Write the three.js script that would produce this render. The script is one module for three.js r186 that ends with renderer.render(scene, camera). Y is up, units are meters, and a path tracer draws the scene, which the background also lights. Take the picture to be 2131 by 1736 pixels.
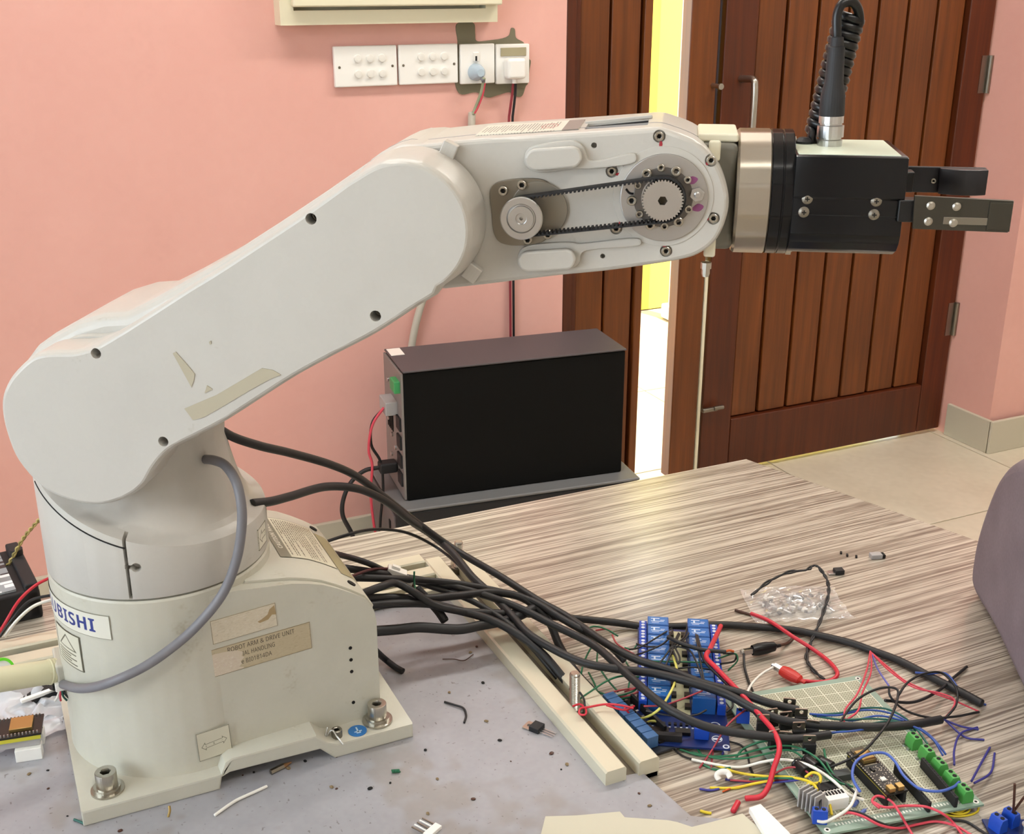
import * as THREE from 'three';
import { RoundedBoxGeometry } from 'three/addons/geometries/RoundedBoxGeometry.js';
import { mergeGeometries, mergeVertices, toCreasedNormals } from 'three/addons/utils/BufferGeometryUtils.js';
import { Brush, Evaluator, SUBTRACTION } from 'three-bvh-csg';
import { RectAreaLightUniformsLib } from 'three/addons/lights/RectAreaLightUniformsLib.js';

// ---------------------------------------------------------------- camera, sky, sun, exposure
const scene = new THREE.Scene();
const camera = new THREE.PerspectiveCamera(39.08, 2131 / 1736, 0.05, 60);
camera.position.set(-0.0951, 1.3159, 0.8286);
camera.rotation.set(-20.6 * Math.PI / 180, -25 * Math.PI / 180, 0, 'YXZ');
const renderer = new THREE.WebGLRenderer();
renderer.toneMapping = THREE.LinearToneMapping;
renderer.toneMappingExposure = 0.83;
renderer.shadowMap.enabled = true;
RectAreaLightUniformsLib.init();
scene.background = new THREE.Color().setRGB(0.80, 0.91, 1.0);
scene.backgroundIntensity = 9.0;
const sun = new THREE.DirectionalLight(0xfff3dc, 14.0);
sun.position.set(2.4, 8.4, -0.2); sun.target.position.set(1.5, 0.4, -3.2);
sun.castShadow = true; sun.shadow.mapSize.set(2048, 2048);
Object.assign(sun.shadow.camera, { left: -6, right: 6, top: 6, bottom: -6, near: 0.5, far: 22 });
scene.add(sun, sun.target);

// ---------------------------------------------------------------- helpers
const V3 = (a) => new THREE.Vector3(a[0], a[1], a[2]);
let seed = 1234567;
const rnd = () => { seed = (seed * 1664525 + 1013904223) >>> 0; return seed / 4294967296; };
const rr = (a, b) => a + (b - a) * rnd();
const taken = {};
function numbered(n) { const k = taken[n] ?? 0; taken[n] = k + 1; return k ? n + '_' + String(k).padStart(3, '0') : n; }
function mat(color, roughness = 0.5, metalness = 0, more = {}) {
  return new THREE.MeshPhysicalMaterial({ color, roughness, metalness, ...more });
}
function part(parent, name, geo, m, label) {
  const o = new THREE.Mesh(geo, m); o.name = name; o.castShadow = o.receiveShadow = true; parent.add(o);
  if (label) o.userData.label = label;
  return o;
}
function thing(name, label, category, pos = [0, 0, 0], turn = 0, group) {
  const o = new THREE.Group(); o.name = numbered(name); scene.add(o);
  o.position.set(...pos); o.rotation.y = turn; o.userData = { label, category };
  if (group) o.userData.group = group;
  return o;
}
function solo(name, geo, m, label, category, group) {
  const o = part(scene, numbered(name), geo, m); o.userData = { label, category };
  if (group) o.userData.group = group;
  return o;
}
function struct(name, geo, m, parent = scene) {
  const o = part(parent, name, geo, m); if (parent === scene) o.userData.kind = 'structure';
  return o;
}
const nonIdx = (g) => { const r = g.index ? g.toNonIndexed() : g; return r; };
function merge(list) {
  const l = list.map((g) => { const q = nonIdx(g); for (const k of Object.keys(q.attributes)) if (!['position', 'normal', 'uv'].includes(k)) q.deleteAttribute(k);
    if (!q.attributes.uv) q.setAttribute('uv', new THREE.BufferAttribute(new Float32Array(q.attributes.position.count * 2), 2)); return q; });
  return mergeGeometries(l, false);
}
function twoTone(a, b) { const A = merge(a), B = merge(b), g = mergeGeometries([A, B], false); g.clearGroups(); g.addGroup(0, A.attributes.position.count, 0); g.addGroup(A.attributes.position.count, B.attributes.position.count, 1); return g; }
function box(w, h, d, x = 0, y = 0, z = 0) { return new THREE.BoxGeometry(w, h, d).translate(x, y, z); }
function rbox(w, h, d, r, x = 0, y = 0, z = 0, seg = 2) { return new RoundedBoxGeometry(w, h, d, seg, Math.min(r, w / 2.01, h / 2.01, d / 2.01)).translate(x, y, z); }
function cyl(r0, r1, h, seg = 24, open = false) { return new THREE.CylinderGeometry(r0, r1, h, seg, 1, open); }
function lathe(pts, seg = 40) { return toCreasedNormals(new THREE.LatheGeometry(pts.map((p) => new THREE.Vector2(Math.max(p[0], 1e-6), p[1])), seg), 0.55); }
function shapeOf(pts, holes = []) {
  const s = new THREE.Shape(pts.map((p) => new THREE.Vector2(p[0], p[1])));
  for (const h of holes) s.holes.push(h.length ? new THREE.Path(h.map((p) => new THREE.Vector2(p[0], p[1]))) : circlePath(h.x, h.y, h.r, h.n));
  return s;
}
function circlePath(x, y, r, n = 18) { const p = []; for (let i = 0; i < n; i++) p.push(new THREE.Vector2(x + r * Math.cos(i * 2 * Math.PI / n), y + r * Math.sin(i * 2 * Math.PI / n))); return new THREE.Path(p); }
function circ(x, y, r, n = 40, a0 = 0, a1 = 2 * Math.PI) { const p = []; const full = Math.abs(a1 - a0 - 2 * Math.PI) < 1e-6; for (let i = 0; i < n + (full ? 0 : 1); i++) { const a = a0 + (a1 - a0) * i / n; p.push([x + r * Math.cos(a), y + r * Math.sin(a)]); } return p; }
function flatEnds(g) {                                         // the two flat faces of a prism keep their own normals
  const p = g.attributes.position, n = g.attributes.normal;
  for (let i = 0; i < p.count; i += 3) {
    const z = p.getZ(i); if (Math.abs(p.getZ(i + 1) - z) > 1e-7 || Math.abs(p.getZ(i + 2) - z) > 1e-7) continue;
    const k = (p.getX(i + 1) - p.getX(i)) * (p.getY(i + 2) - p.getY(i)) - (p.getY(i + 1) - p.getY(i)) * (p.getX(i + 2) - p.getX(i)) > 0 ? 1 : -1;
    for (let j = 0; j < 3; j++) n.setXYZ(i + j, 0, 0, k);
  }
  return g;
}
// prism along z from z0 to z1, outer outline kept, edges bevelled inwards
function prism(pts, z0, z1, bevel = 0, bevelT = bevel, holes = [], seg = 2) {
  const g = new THREE.ExtrudeGeometry(shapeOf(pts, holes), bevel ? { depth: z1 - z0 - 2 * bevelT, bevelEnabled: true, bevelSize: bevel, bevelOffset: -bevel, bevelThickness: bevelT, bevelSegments: seg, curveSegments: 12 } : { depth: z1 - z0, bevelEnabled: false });
  return flatEnds(toCreasedNormals(g.translate(0, 0, z0 + (bevel ? bevelT : 0)), 0.6));
}
function smooth(pts, n, closed = true) {
  const c = new THREE.CatmullRomCurve3(pts.map((p) => new THREE.Vector3(p[0], p[1], 0)), closed, 'centripetal');
  return c.getPoints(n).slice(0, closed ? -1 : undefined).map((p) => [p.x, p.y]);
}
function tube(pts, r, seg, rad = 8, closed = false, caps = true) {
  const c = new THREE.CatmullRomCurve3(pts.map(V3), closed, 'centripetal');
  const n = seg ?? Math.max(8, Math.round(pts.length * 7));
  const g = new THREE.TubeGeometry(c, n, r, rad, closed);
  if (closed || !caps) return g;
  const l = [g];
  for (const t of [0, 1]) {
    const s = new THREE.SphereGeometry(r, rad, 5); s.scale(1, 1, 0.35);
    s.applyQuaternion(new THREE.Quaternion().setFromUnitVectors(new THREE.Vector3(0, 0, 1), c.getTangent(t).normalize())); const p = c.getPoint(t); s.translate(p.x, p.y, p.z); l.push(s);
  }
  return merge(l);
}
function roundRect(w, h, r, n = 5, cx = 0, cy = 0) {
  const p = []; for (const [sx, sy, a] of [[1, 1, 0], [-1, 1, 1], [-1, -1, 2], [1, -1, 3]]) for (let i = 0; i <= n; i++) { const t = (a + i / n) * Math.PI / 2; p.push([cx + sx * (w / 2 - r) + r * Math.cos(t), cy + sy * (h / 2 - r) + r * Math.sin(t)]); }
  return p;
}
function carve(g, cutters) {
  const ev = new Evaluator(); ev.attributes = ['position', 'normal', 'uv']; let br = new Brush(merge([g])); br.updateMatrixWorld();
  for (const q of cutters) { const c = new Brush(merge([q])); c.updateMatrixWorld(); br = ev.evaluate(br, c, SUBTRACTION); br.updateMatrixWorld(); }
  br.geometry.clearGroups(); return br.geometry;
}
// uv in metres from the dominant axis of each face
function metreUV(g, s = 1) {
  g = nonIdx(g); const p = g.attributes.position, uv = new Float32Array(p.count * 2), a = new THREE.Vector3(), b = new THREE.Vector3(), c = new THREE.Vector3();
  for (let i = 0; i < p.count; i += 3) {
    a.fromBufferAttribute(p, i); b.fromBufferAttribute(p, i + 1); c.fromBufferAttribute(p, i + 2);
    const n = b.clone().sub(a).cross(c.clone().sub(a)); const ax = Math.abs(n.x), ay = Math.abs(n.y), az = Math.abs(n.z);
    [a, b, c].forEach((v, k) => { const q = ay >= ax && ay >= az ? [v.x, v.z] : ax >= az ? [v.z, v.y] : [v.x, v.y]; uv[(i + k) * 2] = q[0] / s; uv[(i + k) * 2 + 1] = q[1] / s; });
  }
  g.setAttribute('uv', new THREE.BufferAttribute(uv, 2)); return g;
}
// ---------------------------------------------------------------- noise and textures
const perm = new Float32Array(65536); for (let i = 0; i < 65536; i++) perm[i] = rnd();
function vnoise(x, y, px = 256, py = 256) {   // tiling value noise
  const xi = Math.floor(x), yi = Math.floor(y), fx = x - xi, fy = y - yi, u = fx * fx * (3 - 2 * fx), v = fy * fy * (3 - 2 * fy);
  const h = (a, b) => perm[((((b % py) + py) % py) * 256 + (((a % px) + px) % px)) & 65535];
  return (h(xi, yi) * (1 - u) + h(xi + 1, yi) * u) * (1 - v) + (h(xi, yi + 1) * (1 - u) + h(xi + 1, yi + 1) * u) * v;
}
function dataTex(w, h, fn, srgb = true) {
  const d = new Uint8Array(w * h * 4);
  for (let y = 0; y < h; y++) for (let x = 0; x < w; x++) { const c = fn(x / w, y / h), i = (y * w + x) * 4; d[i] = c[0]; d[i + 1] = c[1]; d[i + 2] = c[2]; d[i + 3] = 255; }
  const t = new THREE.DataTexture(d, w, h); t.wrapS = t.wrapT = THREE.RepeatWrapping; t.magFilter = THREE.LinearFilter; t.minFilter = THREE.LinearMipmapLinearFilter; t.generateMipmaps = true;
  if (srgb) t.colorSpace = THREE.SRGBColorSpace; t.needsUpdate = true; return t;
}
function canvasTex(w, h, draw) {
  const c = document.createElement('canvas'); c.width = w; c.height = h; const g = c.getContext('2d'); draw(g, w, h);
  const t = new THREE.CanvasTexture(c); t.colorSpace = THREE.SRGBColorSpace; t.anisotropy = 8; return t;
}
const lerp = (a, b, t) => a + (b - a) * t, mix3 = (a, b, t) => [lerp(a[0], b[0], t), lerp(a[1], b[1], t), lerp(a[2], b[2], t)];
const clamp = (x, a = 0, b = 1) => Math.min(b, Math.max(a, x));
const sstep = (a, b, x) => { const t = clamp((x - a) / (b - a)); return t * t * (3 - 2 * t); };

// ---------------------------------------------------------------- materials
const wallTex = dataTex(1024, 1024, (u, v) => {
  const n = vnoise(u * 6, v * 6, 6, 6) * 0.5 + vnoise(u * 20, v * 20, 20, 20) * 0.3 + vnoise(u * 120, v * 120, 120, 120) * 0.2;
  let c = mix3([226, 170, 158], [234, 181, 169], n);
  const st = sstep(0.80, 0.93, vnoise(u * 13 + 5, v * 13, 13, 13)) * vnoise(u * 200, v * 200, 200, 200) * 0.05;
  c = mix3(c, [170, 110, 96], st); return c;
});
wallTex.repeat.set(1 / 1.7, 1 / 1.7);
const woodTex = dataTex(1024, 1024, (u, v) => {   // grey brown laminate, streaks along u
  const s1 = vnoise(u * 3, v * 190, 3, 190), s2 = vnoise(u * 9 + 3, v * 240 + 11, 9, 240), s3 = vnoise(u * 2, v * 30, 2, 30), s4 = vnoise(u * 40, v * 250, 40, 250);
  const t = clamp(s1 * 0.46 + s2 * 0.34 + s3 * 0.2 + (s4 - 0.5) * 0.16), k = sstep(0.16, 0.72, t);
  let c = mix3([116, 105, 93], [203, 194, 178], k);
  const scr = sstep(0.985, 1, vnoise(u * 60, v * 9, 60, 9)) * 0.3; return mix3(c, [225, 215, 205], scr);
});
woodTex.repeat.set(1 / 0.6, 1 / 0.24);
const doorTex = dataTex(512, 1024, (u, v) => {    // stained teak, grain along v
  const w = vnoise(u * 5, v * 3, 5, 3) * 2.2, g = vnoise(u * 42 + w, v * 5, 256, 5), f = vnoise(u * 150, v * 14, 150, 14), b = vnoise(u * 3, v * 7, 3, 7);
  const t = clamp(g * 0.5 + f * 0.28 + b * 0.35 - 0.06);
  return mix3([84, 42, 11], [130, 70, 23], t);
});
doorTex.repeat.set(1 / 0.5, 1 / 1.1);
const tileTex = dataTex(512, 512, (u, v) => { const n = vnoise(u * 8, v * 8, 8, 8) * 0.6 + vnoise(u * 60, v * 60, 60, 60) * 0.4; return mix3([206, 194, 172], [222, 211, 190], n); });
const grimeTex = (a, b, dirt, lo, hi) => dataTex(512, 512, (u, v) => {
  const n = vnoise(u * 5, v * 5, 5, 5) * 0.55 + vnoise(u * 17, v * 17, 17, 17) * 0.3 + vnoise(u * 90, v * 90, 90, 90) * 0.15;
  const d = sstep(lo, hi, vnoise(u * 9 + 3, v * 7, 9, 7) * 0.55 + vnoise(u * 37, v * 37, 37, 37) * 0.25 + vnoise(u * 140, v * 140, 140, 140) * 0.2);
  return mix3(mix3(a, b, n), dirt, d);
});
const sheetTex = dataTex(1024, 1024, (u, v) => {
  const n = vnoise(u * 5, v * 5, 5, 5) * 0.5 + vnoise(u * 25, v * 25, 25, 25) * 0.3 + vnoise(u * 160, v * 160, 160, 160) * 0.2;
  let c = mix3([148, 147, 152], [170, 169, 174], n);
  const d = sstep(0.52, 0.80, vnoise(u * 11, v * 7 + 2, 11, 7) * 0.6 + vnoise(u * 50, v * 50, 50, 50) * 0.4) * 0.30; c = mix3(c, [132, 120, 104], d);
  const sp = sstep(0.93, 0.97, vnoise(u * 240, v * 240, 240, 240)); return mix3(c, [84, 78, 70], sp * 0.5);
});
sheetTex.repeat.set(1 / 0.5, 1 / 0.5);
const armTex = grimeTex([190, 186, 178], [198, 194, 186], [176, 170, 158], 0.78, 0.98);
const baseTex = grimeTex([190, 187, 172], [201, 198, 184], [172, 164, 142], 0.70, 1.05);
for (const t of [armTex, baseTex]) t.repeat.set(1 / 0.22, 1 / 0.22);
const M = {
  wall: mat(0xffffff, 0.75, 0, { map: wallTex }),
  wallPale: mat(0xeae6de, 0.85),
  ceiling: mat(0xf2f0ea, 0.9),
  wood: mat(0xffffff, 0.3, 0, { map: woodTex, clearcoat: 1, clearcoatRoughness: 0.22 }),
  woodEdge: mat(0x6f6058, 0.5),
  door: mat(0xffffff, 0.42, 0, { map: doorTex }), doorFrame: mat(0xc9a898, 0.45, 0, { map: doorTex }), groove: mat(0x2a160a, 0.7),
  tile: mat(0xffffff, 0.28, 0, { map: tileTex }), skirt: mat(0xc9c2ae, 0.4), grout: mat(0xa79c88, 0.8),
  arm: mat(0xffffff, 0.38, 0, { map: armTex }), base: mat(0xffffff, 0.42, 0, { map: baseTex }),
  cream: mat(0xe6e0c8, 0.45), creamPanel: mat(0xe9e2c6, 0.5), white: mat(0xf3f1ec, 0.35), whiteWarm: mat(0xe9e6df, 0.4),
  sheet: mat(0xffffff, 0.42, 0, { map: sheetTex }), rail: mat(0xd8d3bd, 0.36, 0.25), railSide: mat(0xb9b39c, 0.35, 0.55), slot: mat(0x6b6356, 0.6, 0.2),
  steel: mat(0xb9b5ab, 0.28, 1), steelDark: mat(0x8f8a80, 0.36, 1), alu: mat(0xc9c9c9, 0.3, 1), brushed: mat(0xb5ada0, 0.34, 1, { anisotropy: 0.6, anisotropyRotation: Math.PI / 2 }),
  black: mat(0x0c0d10, 0.34), blackMatt: mat(0x17171a, 0.65), blackCable: mat(0x1b1b1d, 0.52), rubber: mat(0x232326, 0.6), anod: mat(0x05070b, 0.24, 0, { specularIntensity: 0.7 }),
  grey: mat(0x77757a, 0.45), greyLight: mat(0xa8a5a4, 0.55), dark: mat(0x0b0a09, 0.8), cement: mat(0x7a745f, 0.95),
  pcbBlue: mat(0x142a66, 0.35), relay: mat(0x2359a0, 0.25), relayTop: mat(0x2c69b4, 0.25), termBlue: mat(0x1c4bb8, 0.35), termGreen: mat(0x4fa04c, 0.4), gold: mat(0xb59a63, 0.34, 0.9), pcbBlack: mat(0x15130f, 0.4),
  red: mat(0xc8283a, 0.42), pinkRed: mat(0xd6485a, 0.45), green: mat(0x1f6b47, 0.45), teal: mat(0x1d5c52, 0.45), blue: mat(0x2f4f9e, 0.42), purple: mat(0x3b3a8c, 0.45), yellow: mat(0xe2c92e, 0.42), lemon: mat(0xd9d36a, 0.45), orange: mat(0xc8571e, 0.5), brown: mat(0x4a2a1c, 0.5), whiteWire: mat(0xeeece4, 0.4),
  ups: mat(0x060605, 0.75, 0, { specularIntensity: 0.4 }), upsTop: mat(0x4d474a, 0.5), upsRear: mat(0x8c8784, 0.5, 0.3),
};
// ---------------------------------------------------------------- the room
const WZ = -1.65, X0 = -1.7, X1 = 3.7, ZF = 2.6, HC = 2.75, T = 0.2;
const DX0 = 1.197, DX1 = 2.53, DH = 2.1;                     // door opening
{
  const floor = struct('floor', box(X1 - X0 + 1.6, 0.1, ZF - WZ + 3.2, (X0 + X1) / 2, -0.055, (ZF + WZ) / 2 - 0.9), M.grout);
  const ts = 0.6; const g = rbox(ts - 0.004, 0.012, ts - 0.004, 0.002, 0, 0, 0, 1); metreUV(g);
  const tg = metreUV(rbox(ts - 0.004, 0.012, ts - 0.004, 0.002, 0, 0, 0, 1), 0.8);
  for (let i = 0; i < 9; i++) for (let j = 0; j < 7; j++) { const t = part(floor, 'floor_tile', tg, M.tile); t.position.set(-1.4 + i * ts, -0.006, WZ + 0.165 + j * ts); }
  for (let i = 4; i < 8; i++) for (let j = 1; j < 3; j++) { const t = part(floor, 'floor_tile', tg, M.tile); t.position.set(-1.4 + i * ts, -0.006, WZ + 0.165 - j * ts); }
}
// back wall with the door opening, built as one solid
{
  const w = [];
  const seg = (x0, x1, y0, y1, z0 = WZ - T, z1 = WZ) => w.push(box(x1 - x0, y1 - y0, z1 - z0, (x0 + x1) / 2, (y0 + y1) / 2, (z0 + z1) / 2));
  seg(X0 - T, DX0, 0, HC); seg(DX0, DX1, DH, HC); seg(DX1, X1 + T, 0, HC, WZ - T, WZ + 0.155);
  struct('wall_back', metreUV(merge(w)), M.wall);
  // left wall with a window, right wall, wall behind the camera, ceiling
  const l = []; const wl = (z0, z1, y0, y1) => l.push(box(T, y1 - y0, z1 - z0, X0 - T / 2, (y0 + y1) / 2, (z0 + z1) / 2));
  wl(WZ - T, -0.5, 0, HC); wl(1.3, ZF + T, 0, HC); wl(-0.5, 1.3, 0, 0.9); wl(-0.5, 1.3, 2.2, HC);
  struct('wall_left', metreUV(merge(l)), M.wallPale);
  struct('wall_right', metreUV(box(T, HC, ZF - WZ + 2 * T, X1 + T / 2, HC / 2, (ZF + WZ) / 2)), M.wallPale);
  struct('wall_front', metreUV(box(X1 - X0 + 2 * T, HC, T, (X0 + X1) / 2, HC / 2, ZF + T / 2)), M.wallPale);
  struct('ceiling', box(X1 - X0 + 2 * T, 0.15, ZF - WZ + 2 * T, (X0 + X1) / 2, HC + 0.075, (ZF + WZ) / 2), M.ceiling);
  // window in the left wall
  const win = new THREE.Group(); win.name = 'window_1'; win.userData.kind = 'structure'; win.position.set(X0 - 0.1, 1.55, 0.4); scene.add(win);
  for (const [h, d, y, z] of [[0.05, 1.8, 0.625, 0], [0.05, 1.8, -0.625, 0], [1.3, 0.05, 0, 0.875], [1.3, 0.05, 0, -0.875], [1.2, 0.05, 0, 0]]) part(win, 'window_frame', box(0.06, h, d, 0, y, z), M.white);
  for (const z of [-0.437, 0.437]) part(win, 'pane', box(0.006, 1.2, 0.825, 0, 0, z), new THREE.MeshPhysicalMaterial({ color: 0xffffff, roughness: 0.02, transmission: 1, thickness: 0 }));
  // skirting
  const sk = (n, w_, d_, x, z) => struct(n, rbox(w_, 0.1, d_, 0.002, x, 0.05, z, 1), M.skirt);
  sk('baseboard_back', DX0 - X0 - 0.11, 0.012, (X0 + DX0) / 2 - 0.055, WZ + 0.006);
  sk('baseboard_reveal', 0.012, 0.155 + 0.018, DX1 - 0.006, WZ + 0.0865);
  sk('baseboard_right', X1 - DX1 + 0.012, 0.012, (DX1 + X1) / 2 - 0.006, WZ + 0.173);
}
// door: frame, left leaf, narrow centre leaf, wide right leaf with planks
{
  const fr = new THREE.Group(); fr.name = 'door_1'; fr.userData.kind = 'structure'; scene.add(fr);
  fr.userData.label = 'closed left door leaf of brown planks beside the pink wall';
  const plank = (p, name, x0, x1, y0, y1, z, d, m = M.door) => { const g = metreUV(rbox(x1 - x0, y1 - y0, d, 0.004, (x0 + x1) / 2, (y0 + y1) / 2, z, 1)); return part(p, name, g, m); };
  const zl = WZ - 0.05;
  plank(fr, 'door_frame', DX0, DX0 + 0.026, 0, DH, zl + 0.02, 0.06, M.doorFrame);
  plank(fr, 'stile', DX0 + 0.026, DX0 + 0.048, 0.0, DH - 0.01, zl + 0.008, 0.045, M.doorFrame);
  plank(fr, 'stile', 1.246, 1.324, 0.0, DH - 0.01, zl, 0.045);
  plank(fr, 'plank', 1.331, 1.409, 0.0, DH - 0.01, zl, 0.04);
  plank(fr, 'plank', 1.418, 1.441, 0.0, DH - 0.01, zl, 0.045);
  plank(fr, 'door_backing', 1.246, 1.438, 0.0, DH - 0.01, zl - 0.03, 0.015, M.groove);
  const mid = new THREE.Group(); mid.name = 'door_2'; mid.userData = { kind: 'structure', label: 'narrow brown door leaf between the bright gap and wide door' }; scene.add(mid);
  plank(mid, 'stile', 1.549, 1.63, 0.02, DH - 0.01, zl + 0.0, 0.042);
  const b = part(mid, 'bolt', lathe([[0, 0], [0.006, 0], [0.006, 0.03], [0.0075, 0.032], [0.0075, 0.038], [0, 0.038]], 16).rotateX(Math.PI / 2).translate(1.62, 1.062, zl + 0.02), M.steel);
  // wide leaf
  const d = new THREE.Group(); d.name = 'door_3'; d.userData = { kind: 'structure', label: 'wide brown door leaf of vertical planks with deep bottom rail' }; scene.add(d);
  plank(d, 'stile', 1.646, 1.742, 0.012, DH - 0.01, zl + 0.002, 0.045, M.doorFrame);
  const xs = [1.746, 1.838, 1.937, 2.034, 2.130, 2.229, 2.330, 2.428];
  for (let i = 0; i < 7; i++) { const p = plank(d, 'plank', xs[i] + 0.0045, xs[i + 1] - 0.0045, 0.166, DH - 0.15, zl - 0.004, 0.03); p.position.y = 0.0; }
  plank(d, 'stile', 2.432, 2.522, 0.012, DH - 0.01, zl + 0.002, 0.045, M.doorFrame);
  plank(d, 'bottom_rail', 1.743, 2.431, 0.012, 0.164, zl + 0.002, 0.045, M.doorFrame);
  plank(d, 'top_rail', 1.743, 2.431, DH - 0.15, DH - 0.01, zl + 0.002, 0.045, M.doorFrame);
  plank(d, 'door_backing', 1.744, 2.43, 0.1, DH - 0.1, zl - 0.03, 0.01, M.groove);
  plank(d, 'light_sliver_strip', 1.6325, 1.6425, 0.012, 0.62, zl + 0.012, 0.02, M.creamPanel).userData.label = 'cream strip in place of a bright sliver of light';  // added strip, its cream colour stands in for a sliver of light
  plank(d, 'weather_strip', 1.63, 1.6465, 0.62, DH - 0.01, zl - 0.022, 0.006, M.groove);
  for (const y of [1.06, 0.36]) part(d, 'hinge', merge([cyl(0.007, 0.007, 0.1, 12).translate(2.524, y, WZ - 0.02), box(0.03, 0.1, 0.004, 2.51, y, WZ - 0.026)]), M.steelDark, 'dark steel hinge');
  const hd = part(d, 'handle', tube([[1.70, 1.075, WZ - 0.03], [1.70, 1.075, WZ + 0.03], [1.70, 1.06, WZ + 0.034], [1.70, 0.93, WZ + 0.034], [1.70, 0.915, WZ + 0.03], [1.70, 0.915, WZ - 0.03]], 0.009, 40, 10), M.steel, 'steel pull handle');
  part(d, 'latch', merge([rbox(0.05, 0.012, 0.012, 0.004, 1.66, 0.21, WZ - 0.012), cyl(0.006, 0.006, 0.03, 12).rotateZ(Math.PI / 2).translate(1.685, 0.213, WZ - 0.008)]), M.steelDark, 'small steel latch');
}
// outdoors behind the door gap: yellow wall, white post, paving under the sky
{
  solo('yard_wall', box(3.2, 2.6, 0.15, 2.2, 1.3, -3.35), mat(0xefdf58, 0.8), 'pale yellow sunlit wall seen through the door gap', 'wall');
  solo('yard_post', merge([rbox(0.05, 2.6, 0.05, 0.008, 2.475, 1.3, -3.1), rbox(0.09, 0.06, 0.09, 0.008, 2.475, 0.03, -3.1)]), mat(0xf4f1e6, 0.7), 'white post standing outdoors behind the door gap', 'post');
}
// ceiling tube lights
function tubeLight(x, z, turn, power, label) {
  const g = thing('ceiling_light', label, 'light', [x, HC, z], turn, 'fluorescent ceiling lights');
  part(g, 'housing', rbox(1.24, 0.05, 0.16, 0.01, 0, -0.025, 0), M.white);
  for (const s of [-1, 1]) part(g, 'end_cap', rbox(0.03, 0.045, 0.14, 0.008, s * 0.605, -0.07, 0), M.white);
  const em = new THREE.MeshStandardMaterial({ color: 0xffffff, emissive: 0xfff8ec, emissiveIntensity: 3 });
  for (const s of [-1, 1]) part(g, 'tube', cyl(0.014, 0.014, 1.18, 14).rotateZ(Math.PI / 2).translate(0, -0.072, s * 0.04), em);
  const l = new THREE.RectAreaLight(0xfffbf3, power, 1.18, 0.13); l.position.set(0, -0.092, 0); l.rotation.x = -Math.PI / 2; l.castShadow = true; g.add(l);
}
tubeLight(0.25, -0.8, 0, 43, 'twin tube ceiling light between the robot table and the pink wall');
tubeLight(2.1, -0.65, 0, 70, 'added twin tube ceiling light brightening the wide door side');  // unseen lamp, added to brighten floor and wall by the door
tubeLight(0.5, 1.3, 0, 33, 'added twin tube fill light over the back half of the room');  // unseen lamp behind the camera, added as frontal fill
// ---------------------------------------------------------------- table, sheet, slotted rails
const TT = 0.75, SH = 0.755;                                   // table top, top of the grey sheet
{
  const t = thing('work_table', 'large table with grey-brown wood grain laminate top', 'table', [0, 0, 0]);
  const pts = [[-1.25, 0.278], [0.744, 0.278], [1.02, -0.62], [-1.25, -0.62]];   // x, -z
  const top = prism(pts, 0, 0.028, 0.0015).rotateX(-Math.PI / 2).translate(0, TT - 0.028, 0);
  part(t, 'table_top', metreUV(top), M.wood);
  for (const [x, z] of [[-1.15, -0.2], [0.62, -0.2], [-1.15, 0.52], [0.85, 0.52]]) part(t, 'leg', rbox(0.05, TT - 0.028, 0.05, 0.004, x, (TT - 0.028) / 2, z), M.steelDark);
  for (const z of [-0.2, 0.52]) part(t, 'apron', rbox(z < 0 ? 1.72 : 1.95, 0.06, 0.03, 0.003, (z < 0 ? -0.265 : -0.15), TT - 0.06, z), M.steelDark);
}
{
  const p = [[-0.62, 0.136], [0.272, 0.136], [0.272, -0.2], [0.304, -0.205], [0.31, -0.262], [0.345, -0.285], [0.36, -0.42], [-0.62, -0.42]];
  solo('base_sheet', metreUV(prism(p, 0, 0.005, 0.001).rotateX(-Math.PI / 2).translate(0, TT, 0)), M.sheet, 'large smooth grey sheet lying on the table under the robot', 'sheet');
}
// slotted aluminium rail: two raised lips with a dark slot between, along local x
function slotRail(label, len, pos, turn) {
  const g = thing('slotted_rail', label, 'rail', pos, turn, 'slotted rails framing the sheet');
  const wid = 0.046, lip = 0.0175, h = 0.017;
  part(g, 'rail_web', box(len, 0.004, wid - 0.002, 0, 0.002, 0), M.slot);
  for (const s of [-1, 1]) {
    const c = s * (wid / 2 - lip / 2);
    const pr = prism([[c - lip / 2, 0], [c + lip / 2, 0], [c + lip / 2, h - 0.0015], [c + lip / 2 - 0.0015, h], [c - lip / 2 + 0.0015, h], [c - lip / 2, h - 0.0015]], -len / 2, len / 2).rotateY(Math.PI / 2);
    part(g, 'rail_lip', pr, M.rail);
  }
  return g;
}
slotRail('cream slotted metal rail right of the robot, under the black cables', 0.372, [0.2935, TT, 0.022], Math.PI / 2);
slotRail('cream slotted metal rail along the back of the grey sheet', 0.80, [-0.13, TT, -0.155], 0);
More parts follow.
